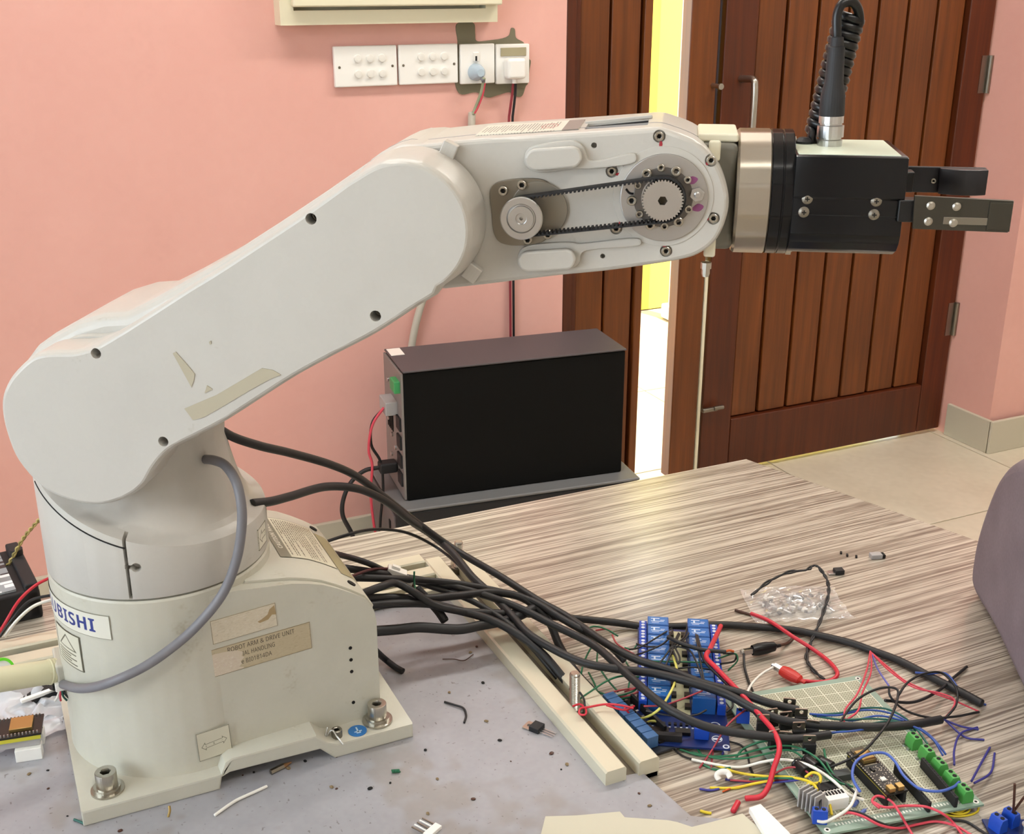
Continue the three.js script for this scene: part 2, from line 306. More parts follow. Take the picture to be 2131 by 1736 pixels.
{
  const br = (label, z, x0, x1) => { const g = thing('cross_rail', label, 'rail', [(x0 + x1) / 2, TT, z], 0, 'rail crosspieces'); part(g, 'rail_web', box(x1 - x0, 0.006, 0.02, 0, 0.003, 0), M.slot); for (const s of [-1, 1]) part(g, 'rail_lip', rbox(x1 - x0, 0.013, 0.006, 0.001, 0, 0.0065, s * 0.007), M.rail); };
  br('short cream crosspiece behind the robot base, second rail from the sheet edge', -0.118, 0.12, 0.269);
  const stud = (x, z, h, tilt, label) => {
    const g = thing('threaded_stud', label, 'bolt', [x, TT + 0.004, z], 0, 'studs in the slotted rail'); g.rotation.z = tilt;
    const pr = [[0, h], [0.0032, h], [0.0042, h - 0.001]]; for (let y = h - 0.002; y > 0.002; y -= 0.0012) { pr.push([0.0044, y], [0.0038, y - 0.0006]); } pr.push([0.0044, 0], [0, 0]);
    part(g, 'shank', lathe(pr.reverse(), 18), M.steel);
    part(g, 'nut', prism(circ(0, 0, 0.0078, 6), 0, 0.006, 0.0006).rotateX(-Math.PI / 2), M.steelDark);
  };
  stud(0.2925, 0.118, 0.04, 0.02, 'steel threaded stud with red wire looped at its foot');
  stud(0.3005, -0.148, 0.034, -0.03, 'steel threaded stud at the far corner of the rails');
}
// ---------------------------------------------------------------- robot arm (origin at the foot of its first axis)
const robot = thing('robot_arm', 'cream white industrial robot arm with belt drive on its forearm, bolted to the sheet', 'robot', [0, SH, 0]);
const ARM = new THREE.Matrix4().makeRotationY(-33 * Math.PI / 180);     // arm plane: x along the arm, z out of its face
const inArm = (g) => g.applyMatrix4(ARM);
function armPart(p, name, g, m, label) { return part(p, name, inArm(g), m, label); }
function armAt(p, name, g, m, x, y, z, label, ry = 0) { const o = part(p, name, g, m, label); o.position.set(x, y, z).applyMatrix4(ARM); o.rotation.y = -33 * Math.PI / 180 + ry; return o; }
const capCache = {}, screwMat = (m) => (m.screw ??= [m, M.dark]);
function capScrew(r, h) {                                      // socket head screw, axis +z, base at 0; socket floor coloured dark for shade
  const k = r + '_' + h; if (capCache[k]) return capCache[k];
  const ring = prism(circ(0, 0, r, 20), 0, h, r * 0.12, r * 0.12, [circ(0, 0, r * 0.52, 6).reverse()], 1);
  return (capCache[k] = twoTone([ring], [prism(circ(0, 0, r * 0.8, 12), 0, h * 0.3)]));
}
// --- base
{
  const prof = [[-0.084, 0], [0.012, 0], [0.014, 0.01], [0.02, 0.0125], [0.088, 0.0115], [0.099, 0], [0.163, 0], [0.163, 0.0125], [0.102, 0.0125], [0.094, 0.016], [0.086, 0.0245], [0.022, 0.0245], [0.017, 0.022], [0.0135, 0.0128], [-0.084, 0.0128]];
  const g = prism(prof, -0.092, 0.092, 0.0016);
  const plate = part(robot, 'base_plate', metreUV(g), M.base);
  const body = merge([lathe([[0, 0.006], [0.0815, 0.006], [0.0806, 0.02], [0.08, 0.156], [0.079, 0.1575], [0, 0.1575]], 96)]);
  const hump = [[0.146, 0.008], [0.145, 0.096], [0.1435, 0.106], [0.137, 0.118], [0.126, 0.126], [0.115, 0.133], [0.104, 0.139], [0.093, 0.143], [0.08, 0.1465], [0.065, 0.1485], [0.04, 0.152], [0.0, 0.154], [0.0, 0.008]].reverse();
  const hs = prism(hump, -0.0665, 0.0665, 0.0035, 0.0035);
  const bodyMesh = part(robot, 'base_body', metreUV(merge([body, hs])), M.base);
  const fl = []; 
  for (const s of [-1, 1]) {                                    // tapering side skins, same height profile as the hump
    const P = hump, pos = [], zAt = (x) => s * lerp(0.0792, 0.0668, clamp(x / 0.146));
    const top = P.filter((p) => p[1] > 0.02);                    // from x=0 to x=.146
    for (let i = 0; i + 1 < top.length; i++) {
      const [xa, ya] = top[i], [xb, yb] = top[i + 1]; if (xb - xa < 1e-6) continue;
      const q = (x, y, z) => [x, y, z], a = q(xa, 0.008, zAt(xa)), b = q(xb, 0.008, zAt(xb)), c = q(xb, yb - 0.001, zAt(xb)), d = q(xa, ya - 0.001, zAt(xa)), e = q(xb, yb - 0.001, s * 0.06), f2 = q(xa, ya - 0.001, s * 0.06);
      const quad = s > 0 ? [a, b, c, a, c, d, d, c, e, d, e, f2] : [a, c, b, a, d, c, d, e, c, d, f2, e]; for (const v of quad) pos.push(...v);
    }
    const gg = new THREE.BufferGeometry(); gg.setAttribute('position', new THREE.Float32BufferAttribute(pos, 3)); gg.computeVertexNormals(); fl.push(toCreasedNormals(gg, 0.5));
  }
  part(robot, 'side_skin', metreUV(merge([fl[0]])), M.base); part(robot, 'side_skin', metreUV(merge([fl[1]])), M.base);
  // rear cover over the hump: thin shell proud of the body, dark hole discs
  const topc = [[0.048, 0.152], [0.065, 0.1498], [0.08, 0.1478], [0.093, 0.1443], [0.104, 0.1403], [0.115, 0.1343], [0.126, 0.1273], [0.137, 0.1193], [0.1435, 0.109]];
  const under = topc.map(([x, y]) => [x - 0.0012, y - 0.0026]).reverse();
  const cover = part(robot, 'rear_cover', metreUV(prism([...topc, ...under].reverse(), -0.066, 0.066, 0.0008)), M.base);
  // stickers and dark hole discs on the rear cover
  const onCover = (x, z, up = 0.0006) => { let y = 0, sl = 0; for (let i = 0; i + 1 < topc.length; i++) if (x >= topc[i][0] && x <= topc[i + 1][0]) { const t = (x - topc[i][0]) / (topc[i + 1][0] - topc[i][0]); y = lerp(topc[i][1], topc[i + 1][1], t); sl = (topc[i + 1][1] - topc[i][1]) / (topc[i + 1][0] - topc[i][0]); } return [x, y + up, z, sl]; };
  const strip = (x0, x1, z0, z1, n, up) => {                    // sheet following the cover
    const pos = [], uv = [], idx = [];
    for (let i = 0; i <= n; i++) { const x = lerp(x0, x1, i / n), y = onCover(x, 0, up)[1]; pos.push(x, y, z0, x, y, z1); uv.push(i / n, 1, i / n, 0); if (i < n) { const a = i * 2; idx.push(a, a + 1, a + 2, a + 1, a + 3, a + 2); } }
    const g2 = new THREE.BufferGeometry(); g2.setAttribute('position', new THREE.Float32BufferAttribute(pos, 3)); g2.setAttribute('uv', new THREE.Float32BufferAttribute(uv, 2)); g2.setIndex(idx); g2.computeVertexNormals(); return g2;
  };
  const warn = canvasTex(512, 640, (c, w, h) => {
    c.fillStyle = '#d3cfba'; c.fillRect(0, 0, w, h); c.strokeStyle = '#5b5746'; c.lineWidth = 4; c.strokeRect(3, 3, w - 6, h - 6);
    c.fillStyle = '#7d7a6a'; c.fillRect(0, 0, 100, h);
    c.save(); c.translate(72, h - 30); c.rotate(-Math.PI / 2); c.fillStyle = '#d8d6c8'; c.font = 'bold 56px sans-serif'; c.fillText('\u26a0 \u6ce8\u610f CAUTION HAND', 0, 0, h - 60); c.restore();
    c.fillStyle = '#57523f'; for (let r = 0; r < 17; r++) { const x = 120 + r * 22; let y = 30; while (y < h - 40) { const l = 10 + rnd() * 38; if (rnd() < 0.05 && y > 200) break; c.fillRect(x, y, 9, Math.min(l, h - 40 - y)); y += l + 8; } }
  });
  part(cover, 'warning_sticker', strip(0.083, 0.127, -0.047, 0.031, 10, 0.0006), mat(0xffffff, 0.4, 0, { map: warn, side: THREE.DoubleSide }), 'warning sticker with grey heading band');
  part(cover, 'bare_patch', strip(0.1275, 0.1405, -0.04, 0.038, 5, 0.0005), mat(0x9d9371, 0.6, 0, { side: THREE.DoubleSide }), 'brownish glue patch');
  for (const [x, z] of [[0.131, -0.053], [0.131, 0.052]]) { const [a, b, c, s] = onCover(x, z, 0.0003); part(cover, 'dark_hole_disc', cyl(0.0036, 0.0036, 0.0012, 16).rotateZ(Math.atan(s)).translate(a, b, c), M.dark); }  // discs painted dark in place of the shade inside screw holes
  // flange bolts
  for (const [x, z] of [[-0.064, 0.0745], [0.139, 0.0765]]) {
    const b = part(plate, 'anchor_bolt', twoTone([lathe([[0.0, 0], [0.0118, 0], [0.0118, 0.0016], [0.0094, 0.0022], [0.0094, 0.0042], [0.0, 0.0042]], 32), prism(circ(0, 0, 0.0075, 28), 0, 0.012, 0.0007, 0.0007, [circ(0, 0, 0.0038, 6).reverse()], 2).rotateX(-Math.PI / 2).translate(0, 0.004, 0)], [cyl(0.006, 0.006, 0.004, 16).translate(0, 0.006, 0)]), screwMat(M.steel), 'steel socket bolt with washer');
    b.position.set(x, 0.0128, z);
  }
  const sb = part(plate, 'earth_screw', capScrew(0.0042, 0.007).clone().rotateX(-Math.PI / 2), screwMat(M.steelDark)); sb.position.set(0.104, 0.0125, 0.083);
  part(plate, 'earth_sticker', cyl(0.0072, 0.0072, 0.0006, 28).translate(0.1205, 0.0128, 0.083), mat(0x2f74b8, 0.5), 'round blue earth sticker');
  part(plate, 'earth_mark', merge([box(0.0012, 0.0004, 0.006, 0.1205, 0.0133, 0.082), box(0.006, 0.0004, 0.001, 0.1205, 0.0133, 0.0845), box(0.0035, 0.0004, 0.001, 0.1205, 0.0133, 0.0862)]), mat(0xb9d4ea, 0.6));
  part(plate, 'lock_wire', tube([[0.098, 0.02, 0.079], [0.0955, 0.0155, 0.083], [0.1, 0.0205, 0.0845], [0.1025, 0.0165, 0.088], [0.104, 0.0145, 0.091], [0.1055, 0.012, 0.0935]], 0.0007, 30, 6), M.alu);
  // flank discs painted dark as shaded holes: front skin leans, so take its z
  const zF = (x) => lerp(0.0792, 0.0668, clamp(x / 0.146)), leanF = Math.atan2(0.0792 - 0.0668, 0.146);
  for (const y of [0.0785, 0.068, 0.0575, 0.0295]) { const h = part(bodyMesh, 'dark_vent_disc', cyl(0.0014, 0.0014, 0.0008, 12).rotateX(Math.PI / 2), M.dark); h.position.set(0.1225, y, zF(0.1225) + 0.0001); h.rotation.y = leanF; }
  const stick = (x, y, w, h, tex, label, rot = 0, out = 0.0003) => { const o = part(bodyMesh, 'sticker', new THREE.BoxGeometry(w, h, 0.0004), mat(0xffffff, 0.45, 0, { map: tex }), label); o.position.set(x, y, zF(x) + out); o.rotation.set(0, leanF, rot); };
  stick(0.0525, 0.0985, 0.079, 0.0225, canvasTex(1024, 292, (c, w, h) => {
    c.fillStyle = '#b7a98c'; c.fillRect(0, 0, w, h);
    for (let i = 0; i < 700; i++) { c.fillStyle = `rgba(${rnd() < 0.5 ? '150,132,100' : '205,192,168'},0.16)`; c.fillRect(rnd() * w, rnd() * h, 6 + rnd() * 30, 3 + rnd() * 10); }
    c.fillStyle = '#3a3128'; c.font = '66px sans-serif'; c.textBaseline = 'alphabetic';
    c.fillText('ROBOT ARM & DRIVE UNIT', 205, 72, 660); c.fillText('IAL HANDLING', 345, 152, 320); c.fillText('e BI01814DA', 325, 236, 300);
    c.fillStyle = '#cbbda9'; c.beginPath(); c.moveTo(0, 62); c.lineTo(90, 50); c.lineTo(205, 60); c.lineTo(300, 78); c.lineTo(352, 112); c.lineTo(335, 150); c.lineTo(358, 172); c.lineTo(318, 205); c.lineTo(330, 232); c.lineTo(300, 258); c.lineTo(348, 276); c.lineTo(330, 292); c.lineTo(0, 292); c.fill();
    for (let i = 0; i < 260; i++) { c.fillStyle = `rgba(${rnd() < 0.5 ? '190,165,150' : '222,212,200'},0.3)`; c.fillRect(rnd() * 300, 90 + rnd() * 190, 4 + rnd() * 20, 2 + rnd() * 8); }
    c.strokeStyle = '#7c6d52'; c.lineWidth = 5; c.strokeRect(2, 2, w - 4, h - 4);
  }), 'torn tan inventory sticker', 0.02);
  stick(0.043, 0.1235, 0.048, 0.019, canvasTex(600, 240, (c, w, h) => {
    c.fillStyle = '#cfc4ae'; c.fillRect(0, 0, w, h);
    for (let i = 0; i < 500; i++) { c.fillStyle = `rgba(${rnd() < 0.5 ? '184,170,146' : '220,212,198'},0.25)`; c.fillRect(rnd() * w, rnd() * h, 5 + rnd() * 30, 3 + rnd() * 9); }
    c.fillStyle = '#a38c66'; c.beginPath(); c.moveTo(590, 20); c.lineTo(540, 50); c.lineTo(520, 96); c.lineTo(455, 130); c.lineTo(420, 140); c.lineTo(440, 160); c.lineTo(520, 150); c.lineTo(560, 110); c.lineTo(598, 120); c.fill();
    c.strokeStyle = '#8d8064'; c.lineWidth = 4; c.strokeRect(2, 2, w - 4, h - 4);
  }), 'blank faded paper sticker', 0.03);
  stick(0.0125, 0.0335, 0.0245, 0.0235, canvasTex(300, 290, (c, w, h) => {
    c.fillStyle = '#cbc6b2'; c.fillRect(0, 0, w, h); c.strokeStyle = '#6e6a58'; c.lineWidth = 4; c.strokeRect(2, 2, w - 4, h - 4);
    c.translate(150, 145); c.rotate(-0.08); c.lineWidth = 5; c.beginPath(); c.moveTo(-115, 0); c.lineTo(-80, -38); c.lineTo(-80, -20); c.lineTo(80, -20); c.lineTo(80, -38); c.lineTo(115, 0); c.lineTo(80, 38); c.lineTo(80, 20); c.lineTo(-80, 20); c.lineTo(-80, 38); c.closePath(); c.stroke();
    c.font = '34px sans-serif'; c.fillStyle = '#55513f'; c.fillText('+', -84, 12); c.fillText('X', -12, 12); c.fillText('\u2212', 62, 12);
  }), 'small sticker with a double arrow', 0.03, 0.0026);
  // maker sticker wrapped round the housing
  const wrap = (a0, a1, y0, y1, r, n = 16) => { const pos = [], uv = [], idx = []; for (let i = 0; i <= n; i++) { const a = lerp(a0, a1, i / n); pos.push(r * Math.sin(a), y0, r * Math.cos(a), r * Math.sin(a), y1, r * Math.cos(a)); uv.push(i / n, 0, i / n, 1); if (i < n) { const q = i * 2; idx.push(q, q + 2, q + 1, q + 1, q + 2, q + 3); } } const g2 = new THREE.BufferGeometry(); g2.setAttribute('position', new THREE.Float32BufferAttribute(pos, 3)); g2.setAttribute('uv', new THREE.Float32BufferAttribute(uv, 2)); g2.setIndex(idx); g2.computeVertexNormals(); return g2; };
  const maker = canvasTex(1024, 200, (c, w, h) => { c.fillStyle = '#d9d6c8'; c.fillRect(0, 0, w, h); c.strokeStyle = '#8a8674'; c.lineWidth = 5; c.strokeRect(2, 2, w - 4, h - 4); c.fillStyle = '#24337e'; c.font = 'bold 152px sans-serif'; c.fillText('MITSUBISHI', 40, 152, w - 76); });
  part(bodyMesh, 'maker_sticker', wrap(-2.0, -0.62, 0.127, 0.146, 0.0807), mat(0xffffff, 0.4, 0, { map: maker, side: THREE.DoubleSide }), 'maker sticker in blue capitals');
  const tri = canvasTex(160, 220, (c, w, h) => { c.fillStyle = '#d0ccba'; c.fillRect(0, 0, w, h); c.strokeStyle = '#55513f'; c.lineWidth = 6; c.strokeRect(3, 3, w - 6, h - 6); c.beginPath(); c.moveTo(80, 30); c.lineTo(130, 110); c.lineTo(30, 110); c.closePath(); c.stroke(); c.fillStyle = '#55513f'; for (let i = 0; i < 5; i++) c.fillRect(20, 130 + i * 16, 110 - (i % 2) * 30, 7); });
  part(bodyMesh, 'warning_label', wrap(-1.42, -0.98, 0.094, 0.123, 0.0808, 8), mat(0xffffff, 0.45, 0, { map: tri, side: THREE.DoubleSide }));
  // connector block on the rear left of the housing
  part(robot, 'connector_block', rbox(0.008, 0.026, 0.03, 0.002, -0.081, 0.07, -0.006), M.base);
}
// --- shoulder: turning housing with a flared neck
{
  const N = 96, rows = [], yt = (c) => 0.210 - 0.030 * c + 0.012 * c * c;
  const neckR = (a) => { const c = Math.cos(a), s = Math.sin(a); return 1 / Math.sqrt((c / 0.055) ** 2 + (s / 0.052) ** 2); };
  const row = (fn) => rows.push(fn);
  row(() => [0.0001, 0.1592]); row(() => [0.0795, 0.1592]); row(() => [0.08, 0.1602]); row((a, c) => [0.08, yt(c) - 0.003]); row((a, c) => [0.0795, yt(c) - 0.0008]); row((a, c) => [0.0782, yt(c)]);
  const K = 9; for (let k = 1; k <= K; k++) { const t = k / K; row((a, c) => [lerp(0.0772, neckR(a), Math.pow(t, 0.62)), lerp(yt(c) + 0.0006, 0.250, Math.pow(t, 1.5))]); }
  row((a) => [neckR(a) * 1.02, 0.262]); row((a) => [neckR(a) * 1.1, 0.28]); row((a) => [neckR(a) * 1.05, 0.31]); row(() => [0.0001, 0.312]);
  const pos = [], idx = []; rows.forEach((fn) => { for (let i = 0; i < N; i++) { const a = i * 2 * Math.PI / N, [r, y] = fn(a, Math.cos(a)); pos.push(r * Math.cos(a), y, r * Math.sin(a)); } });
  for (let j = 0; j + 1 < rows.length; j++) for (let i = 0; i < N; i++) { const a = j * N + i, b = j * N + (i + 1) % N, c = a + N, d = b + N; idx.push(a, c, b, b, c, d); }
  const g = new THREE.BufferGeometry(); g.setAttribute('position', new THREE.Float32BufferAttribute(pos, 3)); g.setIndex(idx); g.computeVertexNormals();
  const slotCut = box(0.0024, 0.052, 0.012, 0, 0.186, 0.0775).rotateY(-0.405);
  const sh = part(robot, 'shoulder', metreUV(carve(inArm(toCreasedNormals(g, 0.7)), [slotCut, cyl(0.0034, 0.0034, 0.012, 16).rotateX(Math.PI / 2).translate(0, 0.184, 0.0785).rotateY(-0.33), box(0.007, 0.003, 0.012, -0.004, 0.1845, 0.0785).rotateY(-0.33)])), M.arm);
  // neck under the housing and a dark line painted for its shaded panel joint
  part(robot, 'shoulder_gap', cyl(0.0755, 0.0755, 0.004, 64).translate(0, 0.1585, 0), M.base);
  { const q = []; for (let i = 0; i <= 24; i++) { const a = lerp(-1.42, -0.405, i / 24), c = 0.839 * Math.sin(a) + 0.545 * Math.cos(a); q.push([0.0800 * Math.sin(a), yt(c) - 0.0065, 0.0800 * Math.cos(a)]); } part(sh, 'dark_joint_line', tube(q, 0.0006, 60, 6), M.dark); }
  const arrowTex = canvasTex(160, 160, (c, w, h) => { c.fillStyle = '#d6d2c2'; c.fillRect(0, 0, w, h); c.strokeStyle = '#6a6656'; c.lineWidth = 6; c.strokeRect(3, 3, w - 6, h - 6); c.beginPath(); c.moveTo(25, 80); c.lineTo(70, 35); c.lineTo(70, 60); c.lineTo(140, 60); c.lineTo(140, 100); c.lineTo(70, 100); c.lineTo(70, 125); c.closePath(); c.stroke(); });
  const ar = part(sh, 'arrow_sticker', new THREE.BoxGeometry(0.017, 0.017, 0.0006), mat(0xffffff, 0.5, 0, { map: arrowTex })); { const a = 1.02; ar.position.set(0.0798 * Math.sin(a), 0.1735, 0.0798 * Math.cos(a)); ar.rotation.y = a; }
}
// --- upper arm
const EL = [.2147,.4226];
{
  const lower = [[.2332,.3835],[.2204,.3753],[.1953,.3583],[.1673,.3427],[.1417,.3277],[.0937,.2956],[.077,.2862],[.0601,.2769],[.0519,.2703],[.0442,.261],[.0363,.2492],[.0255,.2405],[.0077,.2331],[-.0111,.2326],[-.0349,.2413],[-.0508,.261],[-.0556,.278],[-.0568,.2942],[-.0549,.3057],[-.0488,.3169],[-.0395,.3268],[-.0288,.3348],[-.0208,.3374],[-.0131,.3383],[0,.3392],[.0132,.3433],[.0271,.3508],[.0538,.3672],[.0812,.3844],[.0952,.3927],[.1295,.4145],[.1575,.4326],[.1818,.4495]];
  const arc = circ(EL[0], EL[1], 0.0400, 30, 2.12, -1.03);       // over the elbow, clockwise
  const outline = [...smooth(lower, 130, false), ...arc];
  const holes = [[.1597,.4274],[.196,.37],[.0146,.3385],[.0528,.2811]].map(([x, y]) => ({ x, y, r: 0.0034 }));
  let g = prism(outline.slice().reverse(), 0.05, 0.085, 0.0032, 0.006, [], 4);
  g = carve(g, holes.map((h) => cyl(h.r, h.r, 0.03, 24).rotateX(Math.PI / 2).translate(h.x, h.y, 0.085)));
  const ua = armPart(robot, 'upper_arm', metreUV(g), M.arm);
  armPart(robot, 'elbow_cap', lathe([[0, 0.047], [0.0428, 0.047], [0.0428, 0.0535], [0.0425, 0.0565], [0.0404, 0.0795], [0.0394, 0.0825], [0.0382, 0.0842], [0.0355, 0.0848], [0, 0.0848]], 80).rotateX(Math.PI / 2).translate(EL[0], EL[1], 0), M.arm);
  // rear housing of the link with its dome over the shoulder motor
  const dome = [[-.0694,.2976],[-.0626,.3136],[-.0504,.3275],[-.0375,.3362],[-.018,.3465],[.0007,.3525],[.017,.3541],[.0376,.3645],[.0816,.3886],[.1243,.4152],[.1553,.4352]];
  const rear = [...dome, ...circ(EL[0], EL[1], 0.0435, 16, 2.15, -1.05), ...[[.229,.3774],[.1839,.347],[.1269,.3165],[.0761,.285],[.0551,.2663]], ...circ(0.006, 0.2985, 0.052, 14, -0.9, -3.0)];
  armPart(robot, 'arm_housing', metreUV(prism(rear.reverse(), -0.052, 0.047, 0.008, 0.010, [], 4)), M.arm);
  armPart(robot, 'arm_core', metreUV(prism(outline.map(([x, y]) => [lerp(0.1, x, 0.94), lerp(0.365, y, 0.94)]).reverse(), 0.044, 0.0545)), M.arm);
  for (const h of holes) armAt(ua, 'hole_screw', capScrew(0.003, 0.004), screwMat(M.steelDark), h.x, h.y, 0.0701);
  // peeled tape marks
  const tape = mat(0xb3aa94, 0.75);
  const tp = (pts) => armPart(ua, 'tape_residue', prism(pts.slice().reverse(), 0.0851, 0.0855), tape, 'peeled tape residue');
  tp([[.0695,.3046],[.0914,.3147],[.1105,.3264],[.1226,.3339],[.1296,.333],[.1346,.3301],[.1267,.3266],[.1137,.319],[.0971,.3086],[.082,.2995],[.0745,.2971]]);
  tp([[.0657,.341],[.0677,.3421],[.0727,.336],[.0788,.3281],[.0778,.3243],[.0757,.3191]]);
  tp([[.0839,.3156],[.086,.3208],[.0895,.3185]]);
  tp([[.09,.3495],[.0913,.3502],[.0914,.3481],[.0904,.3477]]);
}
// --- forearm
{
  const foreTop = [[.2134,.4653],[.2299,.4673],[.254,.47],[.2713,.4712],[.3159,.4747],[.3475,.4774],[.3591,.4782],[.3675,.4761],[.3816,.4704],[.3926,.4601],[.3992,.4472],[.4016,.4366],[.4006,.4256],[.3955,.4128],[.3852,.404],[.3743,.4002],[.3506,.3955],[.3298,.3919],[.3025,.3883],[.2532,.3805],[.2304,.3772]];
  const outline = [...smooth(foreTop, 90, false), ...circ(EL[0], EL[1], 0.0440, 16, 4.55, 1.75)];
  const s0 = [.3143,.4749], s1 = [.352,.4792], an = Math.atan2(s1[1] - s0[1], s1[0] - s0[0]), sx = (s0[0] + s1[0]) / 2;
  const bore = (p, r, d) => cyl(r, r, 2 * d, 20).rotateX(Math.PI / 2).translate(p[0], p[1], 0.045);
  const g = carve(prism(outline.slice().reverse(), -0.043, 0.045, 0.0028, 0.004, [], 3), [
    ...[[.3593,.4734],[.3899,.4602],[.3932,.4264],[.3663,.406],[.3324,.4526],[.336,.4188]].map((p) => bore(p, 0.0037, 0.0022)), bore([.3215,.4675], 0.0017, 0.006), bore([.3284,.4016], 0.0015, 0.006),
    box(s1[0] - s0[0], 0.13, 0.028, 0, 0, 0).rotateZ(an).translate(sx, topY(sx), 0.014)]);
  const fa = armPart(robot, 'forearm', metreUV(g), M.arm);
  // second skin line: thin joint round the edge
  const inset = outline.map(([x, y]) => [lerp(0.29, x, 1.002), lerp(0.43, y, 1.006)]);
  armPart(fa, 'edge_joint', prism(inset.slice().reverse(), 0.0195, 0.0203), M.greyLight);
  const Zf = 0.045, A3 = (p, z = Zf) => [p[0], p[1], z];
  // raised pads with tails
  const padUp = [[.2807,.4563],[.2807,.4614],[.2829,.4651],[.2872,.4671],[.3085,.4703],[.3128,.4692],[.3156,.4665],[.3174,.4621],[.3195,.4591],[.3447,.4638],[.3464,.4627],[.3465,.4591],[.3441,.4576],[.3207,.4541],[.3102,.4536],[.2902,.4514],[.2845,.4525]];
  const padDn = [[.2771,.3946],[.2768,.4005],[.2788,.4048],[.2832,.4073],[.3061,.41],[.3102,.4099],[.314,.4094],[.3485,.4136],[.3511,.4125],[.3512,.4099],[.3478,.4086],[.3178,.4048],[.3153,.4023],[.3148,.3979],[.3113,.3945],[.2863,.3913],[.2803,.3917]];
  for (const p of [padUp, padDn]) armPart(fa, 'raised_rib', prism(smooth(p, 90).reverse(), 0.0445, 0.0476, 0.001), M.arm);
  for (const [cx, cy, w] of [[.2984,.4603,.0335],[.2951,.3993,.035]]) { const c = [cx, cy]; const q = roundRect(w, 0.0125, 0.0062, 8).map(([x, y]) => [c[0] + x * 0.997 - y * 0.09, c[1] + y * 0.997 + x * 0.09]); armPart(fa, 'oval_pad', prism(q.slice().reverse().reverse(), 0.0455, 0.0525, 0.0014, 0.0014, [], 3), M.arm); }
  // drive plates
  const PL = [.2805,.426], PR = [.3631,.4384];
  const lp = [[.2598,.4402],[.2627,.444],[.2686,.4461],[.2816,.4476],[.2917,.4469],[.2989,.442],[.3025,.4346],[.3032,.4269],[.3007,.4181],[.2949,.412],[.2891,.4086],[.2714,.4069],[.2649,.4091],[.262,.414],[.2606,.4272]];
  armPart(fa, 'motor_plate', prism(smooth(lp, 70).reverse(), 0.0445, 0.0468, 0.0004), mat(0x8a8377, 0.42, 0.9), 'brown-grey steel motor plate');
  armPart(fa, 'plate_disc', prism(circ(PL[0] + 0.009, PL[1] + 0.003, 0.0172, 40), 0.0455, 0.0472, 0.0004), mat(0x8f8a80, 0.4, 0.9));
  armPart(fa, 'round_plate', prism(circ(PR[0] + 0.0005, PR[1] - 0.0005, 0.0258, 60), 0.0445, 0.0472, 0.0006), mat(0xb4b1ae, 0.4, 0.85), 'round grey steel bearing plate');
  armPart(fa, 'plate_rim', prism(circ(PR[0], PR[1], 0.0295, 60), 0.0448, 0.0456, 0.0003), M.arm);
  armPart(fa, 'inner_ring', prism(circ(PR[0], PR[1], 0.0175, 48), 0.0465, 0.0482, 0.0004), mat(0x6e6a66, 0.45, 0.9));
  for (const [x, y] of [[.3794,.4486],[.3836,.4327]]) { const c = [x, y]; armPart(fa, 'paint_mark', prism(smooth([[c[0] - 0.0035, c[1] - 0.001], [c[0], c[1] + 0.0025], [c[0] + 0.0035, c[1] + 0.001], [c[0] + 0.001, c[1] - 0.002]], 16), 0.04722, 0.0474), mat(0x8c4a78, 0.6), 'magenta paint mark'); }
  // pulleys (axis z)
  const pz = (prof, n = 48) => lathe(prof, n).rotateX(Math.PI / 2);
  const zL = 0.0472;
  armAt(fa, 'drive_pulley', merge([pz([[0, 0], [0.0085, 0], [0.0085, 0.0005], [0.0108, 0.001], [0.0108, 0.0098], [0.0128, 0.0104], [0.0128, 0.0122], [0.0122, 0.0128], [0.0088, 0.0128], [0.0082, 0.0118], [0.0076, 0.0118], [0.0074, 0.0138], [0.0034, 0.0140], [0.003, 0.0128], [0.0011, 0.0128], [0.001, 0.009], [0, 0.009]])]), M.alu, PL[0], PL[1], zL, 'flanged aluminium pulley');
  const teeth = []; for (let i = 0; i < 40; i++) for (const [f, r] of [[0.05, 0.0112], [0.25, 0.0121], [0.6, 0.0121], [0.8, 0.0112]]) { const a = (i + f) * 2 * Math.PI / 40; teeth.push([r * Math.cos(a), r * Math.sin(a)]); }
  armAt(fa, 'toothed_pulley', merge([prism(teeth, 0, 0.0105, 0, 0, [circ(0, 0, 0.0028, 6).reverse()]), pz([[0.0, 0], [0.0127, 0], [0.0127, 0.0012], [0, 0.0012]])]), M.alu, PR[0], PR[1], 0.0482, 'toothed aluminium pulley');
  armAt(fa, 'pulley_bore', pz([[0, 0], [0.0026, 0], [0, 0.0002]], 6), mat(0x4d4436, 0.6, 0.6), PR[0], PR[1], 0.0545);
  // belt: two runs and two wraps, with teeth inside
  {
    const dx = PR[0] - PL[0], dy = PR[1] - PL[1], L = Math.hypot(dx, dy), th = Math.atan2(dy, dx), r = 0.0126, rl = 0.0112, z0 = 0.0493, z1 = 0.0572, tk = 0.0009;
    const path = (o) => [...circ(L, 0, r + o, 24, -Math.PI / 2, Math.PI / 2), ...circ(0, 0, rl + o, 24, Math.PI / 2, 1.5 * Math.PI)];
    const band = prism(path(tk), z0, z1, 0, 0, [path(0).reverse()]);
    const l = [band]; const n = 34;
    for (let i = 0; i < n; i++) { const t = (i + 0.5) / n, x = t * L, h = lerp(rl, r, t); for (const s of [1, -1]) l.push(box(L / n * 0.48, 0.0012, z1 - z0, x, s * (h - 0.0004), (z0 + z1) / 2)); }
    armPart(fa, 'timing_belt', merge(l).rotateZ(th).translate(PL[0], PL[1], 0), M.blackMatt, 'black toothed timing belt');
  }
  // screws: [px, py, radius in mm, base z in mm]
  const sc = (x, y, r, z, h, m = M.steel) => { const c = [x, y]; armAt(fa, 'cap_screw', capScrew(r / 1000, h / 1000), screwMat(m), c[0], c[1], z / 1000); };
